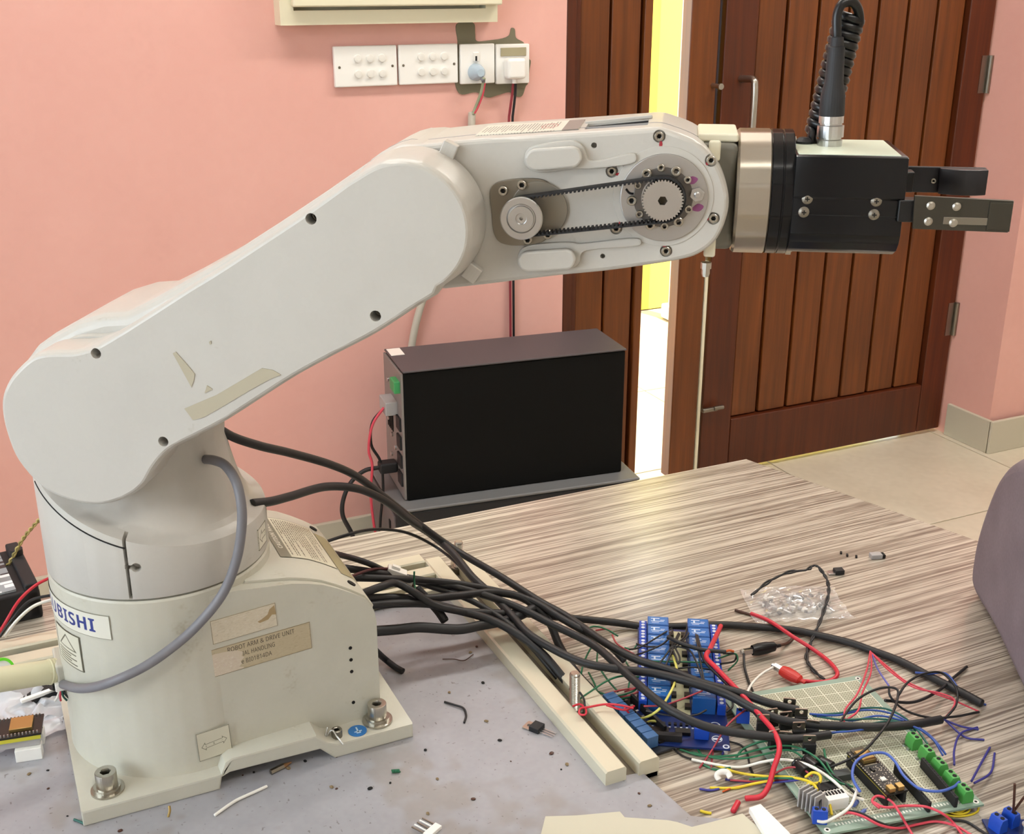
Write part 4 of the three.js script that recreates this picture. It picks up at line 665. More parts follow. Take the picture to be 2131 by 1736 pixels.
wire('black_cable', 'black cable from the base crossing the blue relay board diagonally', [[.15,.8348,-.0609],[.1747,.835,-.0394],[.2027,.821,-.0454],[.2321,.811,-.0404],[.2724,.797,-.0263],[.299,.789,-.002],[.3177,.783,.0275],[.3355,.781,.0688],[.3384,.781,.1095],[.342,.78,.1567],[.3468,.779,.1788],[.36,.775,.1967],[.3756,.773,.2104],[.3996,.773,.229],[.4159,.772,.2384],[.4476,.769,.2426]], 0.0035, CB, undefined, 'cable', 140);
wire('black_cable', 'black cable from the base running level over the corner of the rails', [[.15,.8383,-.0327],[.182,.835,-.0227],[.2219,.817,-.0369],[.2581,.805,-.0364],[.2957,.793,-.0253],[.3163,.788,-.0081],[.3299,.783,.0223],[.3463,.775,.0457],[.3626,.763,.0517],[.369,.755,.0664]], 0.0033, CB, undefined, 'cable', 100);
wire('black_cable', 'longest black cable, passing the parts bag and ending beyond the green terminals', [[.15,.8297,-.0115],[.1733,.835,-.01],[.1919,.829,-.0208],[.2045,.821,-.0142],[.2203,.807,-.0104],[.2435,.797,-.006],[.272,.789,-.0043],[.3069,.781,-.0015],[.3327,.773,.001],[.3703,.761,.0025],[.3982,.755,.0109],[.4133,.754,.0218],[.4474,.754,.0377],[.4806,.754,.0503],[.5032,.754,.0637],[.537,.754,.0879],[.5546,.754,.1081],[.5691,.754,.1275],[.5767,.754,.1434],[.5875,.754,.1674],[.5945,.754,.2005],[.6003,.754,.2254],[.604,.754,.2455]], 0.0035, CB, undefined, 'cable', 160);
wire('black_cable', 'thick printed black cable leaving the base low above the sheet', [[.15,.8058,.0055],[.1863,.795,-.0027],[.2034,.793,-.0019],[.2377,.787,.0065],[.2585,.785,.0054],[.2879,.783,.0036],[.3203,.783,-.0064]], 0.0045, CB, undefined, 'cable', 70, 10);
wire('black_cable', 'black cable from the base dipping beside the rail to the small relay board', [[.15,.8266,-.0017],[.1888,.817,-.0075],[.2215,.805,-.0137],[.2418,.797,-.0086],[.2673,.789,.0062],[.2835,.783,.031],[.2944,.775,.0558],[.3019,.763,.0816],[.3056,.757,.1006]], 0.0037, CB, undefined, 'cable', 90);
wire('black_cable', 'black cable from the base bulging over the slotted rail', [[.15,.8316,-.0061],[.1873,.819,-.0151],[.2152,.809,-.0199],[.2531,.801,-.0245],[.2867,.795,-.0265],[.31,.789,-.0149],[.3222,.777,.0093],[.3223,.763,.033],[.3214,.755,.0667],[.3216,.754,.0939]], 0.0037, CB, undefined, 'cable', 90);
wire('black_cable', 'thin black twin lead curving behind the base hump', [[.15,.8421,-.096],[.1669,.8533,-.08],[.1893,.8467,-.095],[.2124,.8362,-.11],[.241,.8196,-.125],[.2712,.795,-.1347],[.2783,.793,-.0969],[.2799,.791,-.0545],[.286,.789,-.0358],[.2977,.787,-.0092]], 0.0015, CB, undefined, 'cable', 80);
wire('black_cable', 'black cable leaving the base hump just under the twin lead', [[.15,.8352,-.0943],[.171,.8448,-.04],[.2001,.821,-.0506],[.2315,.807,-.039],[.2612,.795,-.0221],[.282,.785,.0145],[.291,.775,.0441],[.3002,.76,.0718]], 0.0027, CB, undefined, 'cable', 90);
wire('cable_stub', 'short cut black cable end lying on the sheet by the base', [[.15,.8074,.0282],[.1776,.761,-.0124],[.1817,.759,-.0031],[.1859,.758,.0046]], 0.0028, M.blackMatt, undefined, 'cable', 24);
wire('tape_tail', 'ragged tail of black tape hanging from the cables', [[.213,.815,-.0278],[.2208,.805,-.0233],[.2268,.797,-.0138],[.2297,.791,-.0057]], 0.0040, M.blackMatt, undefined, 'tape', 24, 5);
wire('grey_cable', 'smooth grey cable looping from the shoulder round the base front', [[.0315,.9967,.044],[.0357,1.0005,.058],[.0403,1.0023,.076],[.0434,.9956,.092],[.044,.9824,.099],[.0426,.9674,.101],[.0372,.9427,.1],[.026,.9162,.096],[.0042,.8914,.092],[-.0149,.8782,.091],[-.0301,.8702,.09],[-.0463,.863,.086],[-.0601,.8523,.072],[-.0719,.8392,.048],[-.0818,.8217,.008]], 0.0034, M.grey, undefined, 'cable', 130, 12);
{ // white plug on the dark red leads
  const c = thing('white_plug', 'small white nylon plug lying on the black cables behind the base', 'connector', [0, 0, 0]);
  const [a, b, d] = [[.1937,.829,-.0468],[.2067,.823,-.0414],[.2087,.819,-.0351]];
  const A_ = V3(a), B_ = V3(b), mid = A_.clone().lerp(B_, 0.5), dir = B_.clone().sub(A_), q = new THREE.Quaternion().setFromUnitVectors(new THREE.Vector3(1, 0, 0), dir.clone().normalize());
  part(c, 'shell', merge([rbox(dir.length() * 1.15, 0.007, 0.011, 0.0008), rbox(dir.length() * 0.5, 0.003, 0.005, 0.0006, -0.002, 0.0045, 0)]).applyQuaternion(q).translate(mid.x, mid.y, mid.z), M.white);
  part(c, 'sleeve', rbox(0.006, 0.006, 0.009, 0.0008).applyQuaternion(q).translate(d[0], d[1] + 0.001, d[2]), M.whiteWarm);
  wire('maroon_lead', 'dark red twin lead running into the white nylon plug', [[.15,.8485,-.0138],[.1757,.839,-.0354],[.1931,.831,-.0449]], 0.0013, mat(0x4d1a1c, 0.5));
  wire('maroon_lead', 'dark red twin lead leaving the white nylon plug', [[.2078,.821,-.0411],[.2134,.813,-.0326],[.2265,.801,-.0266],[.2406,.797,-.0166]], 0.0013, mat(0x4d1a1c, 0.5));
  wire('green_wire', 'short green wire sticking up beside the white plug', [[.2096,.817,-.0235],[.2109,.825,-.0286],[.2105,.833,-.0268]], 0.0008, M.green);
}
// thick red lead draped from the relays to the table front
wire('red_lead', 'thick red lead draped over the relay board down to the bare table', [[.4745,.759,.0587],[.4481,.771,.0885],[.4266,.777,.1109],[.414,.779,.1236],[.4121,.779,.142],[.4108,.777,.1765],[.4087,.775,.2084],[.4053,.775,.2294],[.3977,.773,.2458],[.3868,.765,.2543],[.3763,.757,.2624],[.3682,.754,.2652],[.3578,.753,.2613]], 0.0021, M.red, undefined, 'wire', 90, 10);
wire('black_lead', 'black lead running alongside the thick red lead', [[.4548,.759,.0467],[.4242,.775,.0977],[.411,.777,.1268],[.4096,.776,.1515],[.4105,.774,.1774],[.4083,.772,.2062]], 0.0013, CB, undefined, 'wire', 60);
// crocodile clips with leads
function clip(label, from, to, m, tipM) {
  const g = thing('crocodile_clip', label, 'clip', [0, 0, 0], 0, 'crocodile clips');
  const a = V3(from), b = V3(to), d = b.clone().sub(a), L = d.length(), q = new THREE.Quaternion().setFromUnitVectors(new THREE.Vector3(0, 1, 0), d.clone().normalize());
  const at = (geo) => geo.applyQuaternion(q).translate(a.x, a.y, a.z);
  part(g, 'sleeve', at(lathe([[0, -0.004], [0.0016, -0.004], [0.0019, 0.0], [0.0042, 0.002], [0.0056, L * 0.3], [0.0058, L * 0.55], [0.0048, L * 0.72], [0.0042, L * 0.72], [0.004, L * 0.6], [0, L * 0.6]], 20).scale(1, 1, 0.8)), m);
  part(g, 'jaw', at(merge([box(0.004, L * 0.42, 0.001, 0, L * 0.8, 0.0012).rotateX(0.03), box(0.004, L * 0.42, 0.001, 0, L * 0.8, -0.0012).rotateX(-0.03), lathe([[0, 0], [0.0022, 0], [0.0022, 0.003], [0, 0.003]], 10).translate(0, L * 0.97, 0)])), tipM);
}
clip('red crocodile clip gripping the end of a white wire', [.4872,.757,.1596], [.4801,.757,.1318], mat(0xc02a22, 0.4), M.alu);
clip('black crocodile clip on the table beside the relay board', [.5016,.757,.1058], [.4689,.757,.1011], M.black, M.alu);
wire('red_lead', 'red lead curving across the table to the red crocodile clip', [[.5119,.76,.0532],[.5189,.76,.0709],[.5239,.758,.1001],[.5325,.753,.1237],[.5311,.753,.147],[.526,.753,.1595],[.5149,.753,.1649],[.5008,.754,.1632],[.4872,.757,.1596]], 0.0018, M.red, undefined, 'wire', 70, 8);
wire('black_lead', 'black lead curling back to the black crocodile clip', [[.5107,.752,.0305],[.5229,.751,.0481],[.5295,.751,.0666],[.5334,.751,.0816],[.5311,.751,.0916],[.5223,.751,.0975],[.5016,.757,.1058]], 0.0014, M.brown, undefined, 'wire', 50);
wire('white_wire', 'white wire held in the red crocodile clip', [[.4801,.757,.1318],[.4608,.759,.1394],[.4408,.761,.1517],[.4275,.762,.1634]], 0.0011, M.whiteWire);
wire('black_wire', 'thin black wire hanging from the black crocodile clip', [[.4697,.757,.1014],[.4613,.753,.1144],[.4511,.752,.1351],[.4384,.757,.1603]], 0.0011, CB);
{ // twisted black pair
  const pts = [[.5366,.757,.0209],[.5599,.763,.0153],[.5835,.767,.014],[.6018,.769,.0201],[.6118,.771,.019],[.6127,.769,.0285],[.609,.765,.0423],[.5982,.763,.0573],[.5799,.758,.0743],[.555,.755,.0953],[.5416,.753,.1056],[.5196,.752,.1254],[.5115,.752,.1436],[.5106,.752,.1621]];
  const c = new THREE.CatmullRomCurve3(pts.map(V3), false, 'centripetal'); const one = [], two = [];
  for (let i = 0; i <= 90; i++) { const p = c.getPoint(i / 90), a = i * 0.75, o = new THREE.Vector3(Math.cos(a) * 0.001, Math.abs(Math.sin(a)) * 0.0006, Math.sin(a) * 0.001); one.push([p.x + o.x, p.y + o.y + 0.0006, p.z + o.z]); two.push([p.x - o.x, p.y - o.y + 0.0006, p.z - o.z]); }
  const g = thing('twisted_pair', 'twisted black wire pair arching over the clear parts bag', 'wire'); part(g, 'strand', tube(one, 0.001, 180, 6), CB); part(g, 'strand', tube(two, 0.001, 180, 6), CB);
}
// ---- thin wires by bunch
const bunch = (name, label, group, m, r, list) => { list.forEach((p, i) => wire(name, Array.isArray(label) ? label[i] : label, p, r, m, group, 'wire', undefined, 6)); };
bunch('red_wire', ['thin red wire dropping from the long black cable to the cut cable end', 'thin red wire dropping from the long black cable onto the board grid', 'thin red wire running beside the long black cable to its far tip', 'thin red wire turning back in a hook beyond the green terminals'], 'red wires from the cable end', M.pinkRed, 0.0008, [
  [[.5725,.756,.1467],[.5303,.771,.1882],[.4927,.777,.2191],[.4725,.775,.2297],[.467,.771,.2363],[.4602,.769,.2403]], [[.5722,.756,.1483],[.5339,.769,.1897],[.5021,.775,.2158],[.4805,.775,.2348],[.4694,.772,.2361]],
  [[.5719,.756,.1499],[.5633,.761,.18],[.5596,.763,.2042],[.5658,.763,.2226],[.5802,.759,.238],[.5956,.752,.2511]], [[.5713,.756,.1505],[.5578,.763,.1906],[.5574,.765,.2174],[.5735,.763,.2308],[.5791,.761,.2393],[.5735,.758,.2445],[.5591,.755,.2498]]]);
bunch('red_wire', ['thin red wire snaking from beside the blue terminal past the board edge', 'thin red wire looping round the corner of the controller module', 'thin red wire crossing the socket strip ends and dropping off the board'], 'red wires at the board front', M.pinkRed, 0.0010, [
  [[.3977,.76,.3124],[.4051,.763,.3143],[.4123,.763,.321],[.4211,.759,.3303],[.4365,.753,.3334],[.4526,.752,.3351],[.4672,.752,.3386],[.4758,.752,.3482],[.4791,.752,.3607]], [[.4295,.763,.32],[.4289,.764,.3131],[.435,.765,.311],[.4411,.764,.3177],[.4389,.763,.3301],[.4423,.755,.3343],[.4409,.752,.3439]], [[.4291,.764,.3144],[.4323,.764,.3216],[.4498,.763,.3267],[.4611,.763,.3337],[.4678,.761,.342],[.4755,.753,.346],[.4732,.752,.3568]]]);
bunch('red_wire', ['thin dark red wire sloping from the blue corner terminal to the bare table', 'thin dark red wire bridging both relay columns under the black cables', 'short dark red wire end below the relay board power terminal', 'thin dark red wire leaving the white cable ring', 'thin dark red wire hump beside the yellow loop on the board'], 'red wires between the boards', mat(0xa83c48, 0.5), 0.0008, [
  [[.4149,.767,.185],[.3979,.769,.1924],[.3819,.767,.1993],[.372,.757,.2019],[.362,.753,.2072],[.3487,.751,.2149]], [[.3361,.771,.1525],[.349,.773,.1603],[.3667,.774,.1606],[.3869,.775,.159]], [[.3717,.752,.1996],[.3633,.751,.2101],[.356,.751,.2196]], [[.3605,.752,.2382],[.3791,.752,.2487],[.3942,.759,.2626]], [[.3893,.759,.253],[.3999,.762,.2548],[.4065,.764,.262],[.4088,.763,.2715]]]);
bunch('red_wire', ['red wire looped round the foot of the threaded stud', 'short red wire hook beside the small relay board', 'short red wire lying across the small relay board'], 'red wires at the stud', M.red, 0.0009, [
  [[.2848,.771,.1285],[.2912,.771,.1286],[.2922,.771,.1364],[.2879,.771,.1429],[.2847,.771,.14],[.2881,.772,.1353],[.2949,.772,.1363],[.3089,.772,.1385],[.3179,.773,.1457],[.3271,.771,.1512]], [[.3216,.77,.147],[.3258,.763,.1479],[.3235,.759,.1491]], [[.3089,.772,.14],[.3211,.769,.148],[.3323,.767,.1442]]]);
wire('black_wire', 'thin black wire arching from the near threaded stud', [[.2925,.773,.1087],[.2944,.777,.1207],[.296,.773,.1261],[.2922,.771,.1349]], 0.0009, CB);
bunch('red_wire', 'thin red wire in the tangle left of the blue relay board', 'red wires in the tangle', mat(0xb0444a, 0.5), 0.0008, [
  [[.3767,.759,.0306],[.3725,.76,.0466],[.3756,.758,.0532],[.3818,.755,.0612]], [[.3707,.755,.0112],[.3781,.759,.0202],[.3796,.758,.0264]], [[.3244,.761,.1114],[.3382,.763,.115],[.3532,.761,.1155]], [[.3282,.759,.1129],[.3367,.761,.1217],[.351,.761,.1207]], [[.3418,.759,.1131],[.3472,.763,.1176],[.3553,.761,.1134]]]);
bunch('green_wire', 'thin green wire in the tangle left of the blue relay board', 'green wires in the tangle', M.green, 0.0008, [
  [[.3119,.757,.0897],[.3195,.769,.08],[.3407,.767,.0547],[.3554,.761,.0386]], [[.2928,.765,.1167],[.3052,.771,.1174],[.3233,.775,.1142],[.3368,.775,.1127],[.3541,.771,.1148]], [[.3055,.759,.1099],[.3199,.761,.1154],[.3351,.763,.1212],[.3495,.761,.117],[.3614,.759,.105]], [[.3211,.757,.0845],[.3219,.759,.1038],[.334,.759,.1187],[.3449,.757,.1205]], [[.3482,.761,.0544],[.3388,.763,.0721],[.3363,.761,.0919],[.3375,.758,.1095]], [[.3591,.767,.0852],[.3509,.771,.1062],[.3443,.763,.1147]], [[.3299,.757,.0725],[.3244,.759,.0934],[.3196,.758,.1088]], [[.352,.757,.0136],[.3669,.761,.0132],[.3752,.761,.0226],[.3823,.757,.0314]], [[.3746,.761,.0564],[.3788,.761,.0618],[.3896,.758,.0527]], [[.3205,.76,.12],[.3299,.763,.1255],[.344,.759,.1218]], [[.3172,.758,.1],[.3252,.76,.1116],[.3362,.759,.1227]], [[.3634,.772,.0927],[.3799,.773,.1045],[.4008,.773,.1151],[.4207,.771,.1217]], [[.432,.769,.1161],[.4533,.765,.1122],[.453,.761,.1152],[.4436,.753,.1153]]]);
bunch('green_wire', ['long green wire sweeping over the transistors to the controller', 'long green wire sweeping under the first green wire to the chip', 'short green wire hanging from the relay board edge', 'green wire rising onto the board by the red lead', 'short green wire lying under the white wire', 'green wire running beside the yellow wire', 'green wire bending round the tallest transistor'], 'green wires between the boards', M.green, 0.0009, [
  [[.3466,.752,.1905],[.3575,.752,.2042],[.3771,.757,.2202],[.3928,.763,.2286],[.406,.767,.2355],[.4171,.767,.2433],[.422,.767,.261],[.4197,.765,.2849],[.4271,.764,.2947]], [[.3531,.752,.1976],[.365,.753,.2125],[.3808,.758,.2273],[.3966,.763,.2355],[.4118,.765,.2417],[.4156,.765,.2627],[.4174,.764,.2824],[.4272,.763,.291]], [[.361,.753,.1907],[.3591,.752,.1977],[.3578,.752,.2037]], [[.3777,.753,.2197],[.3884,.755,.2145],[.3982,.763,.2211],[.409,.765,.2259]], [[.3526,.751,.2116],[.3587,.751,.2221],[.3691,.752,.2259]], [[.3734,.753,.2444],[.3837,.757,.2537],[.3931,.761,.2638],[.4018,.762,.2705]], [[.4338,.767,.2537],[.4257,.766,.2676],[.4211,.764,.286]]]);
bunch('teal_wire', ['teal wire on top of the blue wires, ending at the first green terminal', 'teal wire under the blue wires, ending at the first green terminal', 'teal wire from the cut cable end to the second green terminal', 'short teal wire between the upright transistors'], 'teal wires to the terminals', M.teal, 0.0009, [
  [[.45,.771,.2185],[.4702,.773,.2282],[.4917,.773,.2311],[.5077,.772,.2384],[.5156,.769,.2529],[.514,.766,.2642]], [[.4508,.77,.2187],[.4653,.772,.2342],[.491,.771,.2433],[.5079,.769,.2529],[.5121,.766,.2646]], [[.4497,.769,.2422],[.474,.771,.2464],[.4997,.77,.2499],[.5145,.768,.2606],[.511,.766,.2803]], [[.4135,.765,.2425],[.4196,.767,.247],[.4301,.767,.2441]]]);
bunch('blue_wire', ['dark blue wire reaching past the board edge beside the third green terminal', 'dark blue wire from the cut cable end to the second green terminal', 'short dark blue wire among the teal wires on the board grid'], 'blue wires to the terminals', M.blue, 0.0009, [
  [[.4481,.772,.2178],[.4646,.773,.2292],[.4899,.773,.2332],[.5066,.771,.242],[.5148,.769,.2575],[.5215,.765,.2702],[.5201,.763,.2853],[.5174,.763,.2931]], [[.4489,.77,.242],[.4669,.771,.2493],[.496,.771,.2539],[.5142,.769,.2634],[.5207,.764,.2764],[.5145,.763,.2931]], [[.4526,.771,.2211],[.4723,.771,.2373],[.4971,.771,.2418],[.5108,.77,.2537]]]);
bunch('purple_wire', ['violet wire straight out from the tip of the thick black cable', 'violet wire curving from the second green terminal over the table', 'violet wire leaning from the last green terminal, straighter of two', 'violet wire bent from the last green terminal, lower of two', 'violet wire sagging from the tip of the thick black cable', 'tiny violet wire end under the corner of the relay board'], 'violet wires on the table', M.purple, 0.0009, [
  [[.557,.756,.2518],[.566,.753,.2613],[.578,.751,.2681]], [[.516,.761,.3037],[.5322,.759,.2876],[.5605,.753,.2679],[.5793,.751,.2658]], [[.5156,.759,.3217],[.5428,.753,.3045],[.5682,.751,.2897]], [[.5169,.758,.3234],[.5441,.752,.3138],[.566,.751,.2967]], [[.5583,.755,.2523],[.5597,.752,.273],[.5716,.751,.2804]], [[.3804,.751,.2021],[.3741,.751,.2085]]]);
wire('blue_wire', 'blue violet wire fanning from the stripped end of the long black cable', [[.5708,.756,.1511],[.5503,.763,.1814],[.5419,.763,.2038]], 0.0008, mat(0x6466b4, 0.5));
wire('blue_wire', 'light blue wire looping over the controller module to a green terminal', [[.4234,.769,.306],[.425,.773,.2958],[.4365,.775,.2845],[.451,.775,.2807],[.4652,.774,.2839],[.4675,.772,.2909],[.4633,.77,.3069],[.4647,.769,.3217],[.4763,.768,.3286],[.4903,.767,.3284],[.4989,.766,.3251]], 0.0011, mat(0x4a66b8, 0.4), undefined, 'wire', 70);
bunch('black_wire', ['thin black wire looping high over the gold shielded controller module', 'thin black wire stretched from the board loop to the red wire tips', 'thin black wire arched over the longest black cable near its tip', 'thin black wire lying across the capacitors on the perforated board'], 'black wires above the board', CB, 0.0010, [
  [[.4559,.769,.2404],[.4679,.775,.2346],[.4893,.781,.227],[.5139,.783,.2263],[.5227,.782,.231],[.5161,.781,.2396],[.4908,.779,.2585],[.4662,.777,.2708],[.4501,.775,.2764],[.4374,.769,.2737],[.4226,.763,.2687]], [[.5172,.782,.2284],[.5147,.779,.2327],[.5228,.769,.2407],[.5391,.763,.2509],[.5657,.757,.2531],[.5951,.752,.2516]], [[.5171,.781,.2385],[.5414,.779,.2241],[.5678,.775,.2157],[.5886,.769,.2152],[.5904,.763,.2295],[.5779,.759,.243],[.5595,.756,.2508]], [[.3996,.763,.2434],[.4147,.764,.2583],[.4222,.765,.2819],[.4248,.763,.3052]]]);
wire('cable_stub', 'cut piece of thin black cable lying towards the padded bag', [[.5112,.775,.2318],[.5403,.765,.2321],[.5768,.759,.2227],[.615,.753,.2051],[.6365,.752,.1969]], 0.0013, CB, undefined, 'cable');
bunch('blue_wire', ['short blue wire frayed from the tip of the longest black cable', 'longer blue wire frayed from the tip of the longest black cable', 'blue wire bridging the black wire arch and the longest black cable'], 'blue wires at the cable tip', M.blue, 0.0010, [[[.5994,.755,.2251],[.6011,.753,.2365],[.6037,.752,.2436]], [[.5992,.754,.2265],[.6031,.752,.2373],[.6094,.751,.2455]], [[.5846,.756,.1895],[.5923,.758,.1982],[.6033,.759,.205],[.6001,.755,.2254]]]);
bunch('black_wire', 'thin black wire spreading over the relays from the cable end', 'black wires over the relays', CB, 0.0008, [
  [[.426,.765,.0518],[.4016,.775,.0715],[.3722,.777,.0839],[.3717,.767,.0692]], [[.4231,.767,.0578],[.3942,.777,.0873],[.372,.777,.0922],[.3681,.771,.0848]], [[.4232,.769,.067],[.3957,.777,.0965],[.3762,.775,.1104]], [[.4231,.769,.0687],[.3967,.777,.0986],[.3782,.775,.1162]], [[.4002,.777,.0969],[.3941,.777,.114],[.3908,.775,.1172],[.3932,.777,.1087],[.3968,.777,.097]], [[.4424,.765,.0595],[.4172,.775,.0858],[.3994,.777,.0982]], [[.4457,.765,.0592],[.419,.777,.1031],[.4032,.777,.1329],[.3961,.774,.148]], [[.4,.777,.0934],[.4086,.777,.1042],[.4049,.777,.1216],[.3958,.775,.1457]], [[.3857,.773,.1194],[.3982,.775,.1263],[.4125,.773,.1335]], [[.3822,.767,.0637],[.3821,.773,.0796],[.3898,.775,.0868]], [[.4449,.763,.0495],[.4153,.775,.0849],[.396,.777,.0966]], [[.3344,.771,.1589],[.3483,.773,.1756],[.3677,.771,.1801],[.3773,.772,.1791]], [[.4163,.759,.1601],[.4111,.759,.1681],[.4019,.759,.1727]], [[.3868,.752,.1978],[.3934,.751,.2041],[.3932,.751,.2121],[.3832,.751,.2323],[.3804,.751,.2411]], [[.3421,.752,.1817],[.3458,.751,.1987],[.3576,.751,.2107]]]);
wire('black_cable', 'short black cable with orange tip lying across the relay tops', [[.4019,.779,.0824],[.4064,.78,.0984],[.4171,.779,.1117],[.4354,.777,.1209]], 0.0018, CB, undefined, 'cable');
wire('orange_wire', 'bare orange copper tip of the short black cable', [[.4347,.777,.1205],[.4407,.776,.1191],[.4441,.775,.1206]], 0.0011, M.orange);
wire('black_wire', 'thin black wire bending down right of the relay board', [[.4365,.773,.1169],[.4548,.763,.1103],[.4551,.757,.1092],[.4306,.767,.1219]], 0.0009, CB);
bunch('yellow_wire', ['pale yellow wire climbing over the relays', 'short pale yellow wire arch at the foot of the relay board'], 'yellow wires over the relays', M.lemon, 0.0011, [[[.3322,.753,.1423],[.3365,.761,.154],[.3402,.777,.1684],[.3595,.779,.1544],[.3744,.777,.1383],[.3854,.775,.1227],[.395,.773,.1017]], [[.3373,.753,.1518],[.3406,.759,.1577],[.3461,.759,.1632],[.3484,.755,.17]]]);
bunch('yellow_wire', ['yellow wire from the bare table up to the grey cooling tabs', 'yellow wire lying in front of the white cable ring', 'yellow wire loop standing above the cooling tabs', 'short yellow wire beside the white slotted connector'], 'yellow wires between the boards', M.yellow, 0.0011, [[[.3613,.751,.2169],[.3707,.752,.233],[.3834,.757,.2511],[.3954,.761,.2636],[.4002,.767,.2817],[.3988,.767,.2899]], [[.3426,.751,.2382],[.3594,.751,.2461],[.3728,.752,.2489],[.3856,.757,.257]], [[.4018,.765,.2723],[.4068,.769,.2743],[.4091,.769,.279],[.406,.767,.2832],[.3964,.767,.2811]], [[.4006,.765,.2955],[.3998,.764,.3019],[.3969,.76,.3087]]]);
bunch('white_wire', ['long white wire from the bare table across the board to the controller', 'white wire from the controller down to the blue terminal'], 'white wires on the board', M.whiteWire, 0.0012, [[[.3481,.752,.2051],[.3642,.752,.2204],[.3752,.753,.2295],[.3898,.759,.238],[.4005,.763,.2457],[.4105,.767,.2632],[.4157,.767,.2841],[.4179,.765,.3019],[.4253,.763,.3083]], [[.4245,.767,.3019],[.4092,.765,.3122],[.3957,.763,.3144],[.3859,.761,.3132],[.3826,.761,.3106]]]);
bunch('violet_wire', ['short violet wire lying on the bare table', 'violet wire running from the white cable ring onto the board'], 'short wires on the table', M.purple, 0.0009, [[[.3349,.751,.2359],[.3417,.751,.2409],[.3478,.751,.2419]], [[.3587,.751,.2347],[.3789,.751,.2491],[.3928,.759,.2644],[.4009,.763,.2715]]]);
bunch('orange_wire', ['orange wire beside the violet wire on the bare table', 'short orange wire nearer the rail end, lower of two', 'short orange wire nearer the rail end, upper of two'], 'orange wires on the table', M.orange, 0.0007, [[[.3485,.751,.2458],[.36,.751,.2452],[.3711,.751,.2479]], [[.3098,.751,.2019],[.3151,.751,.203]], [[.3133,.751,.1919],[.318,.751,.1954]]]);
bunch('black_wire', ['thin black wire paired with the red wire at the board edge', 'thin black wire running to the blue terminal module', 'thin black wire rising from the blue terminal by the cooling tabs'], 'black wires at the board front', CB, 0.0010, [[[.4039,.761,.3099],[.4119,.763,.3164],[.4231,.759,.329],[.4374,.752,.3325],[.4498,.751,.3336]], [[.478,.752,.3414],[.4871,.751,.3471],[.4892,.751,.3575],[.4907,.751,.3658]], [[.4047,.767,.2838],[.3938,.769,.2991],[.3851,.767,.3093]]]);
wire('white_ring', 'small white cable ring on the table below the relay board', [[.3525,.753,.2347],[.3522,.755,.2324],[.3555,.757,.2325],[.3597,.757,.2351],[.36,.755,.2386]], 0.0024, M.whiteWarm, undefined, 'ring', 24, 8);
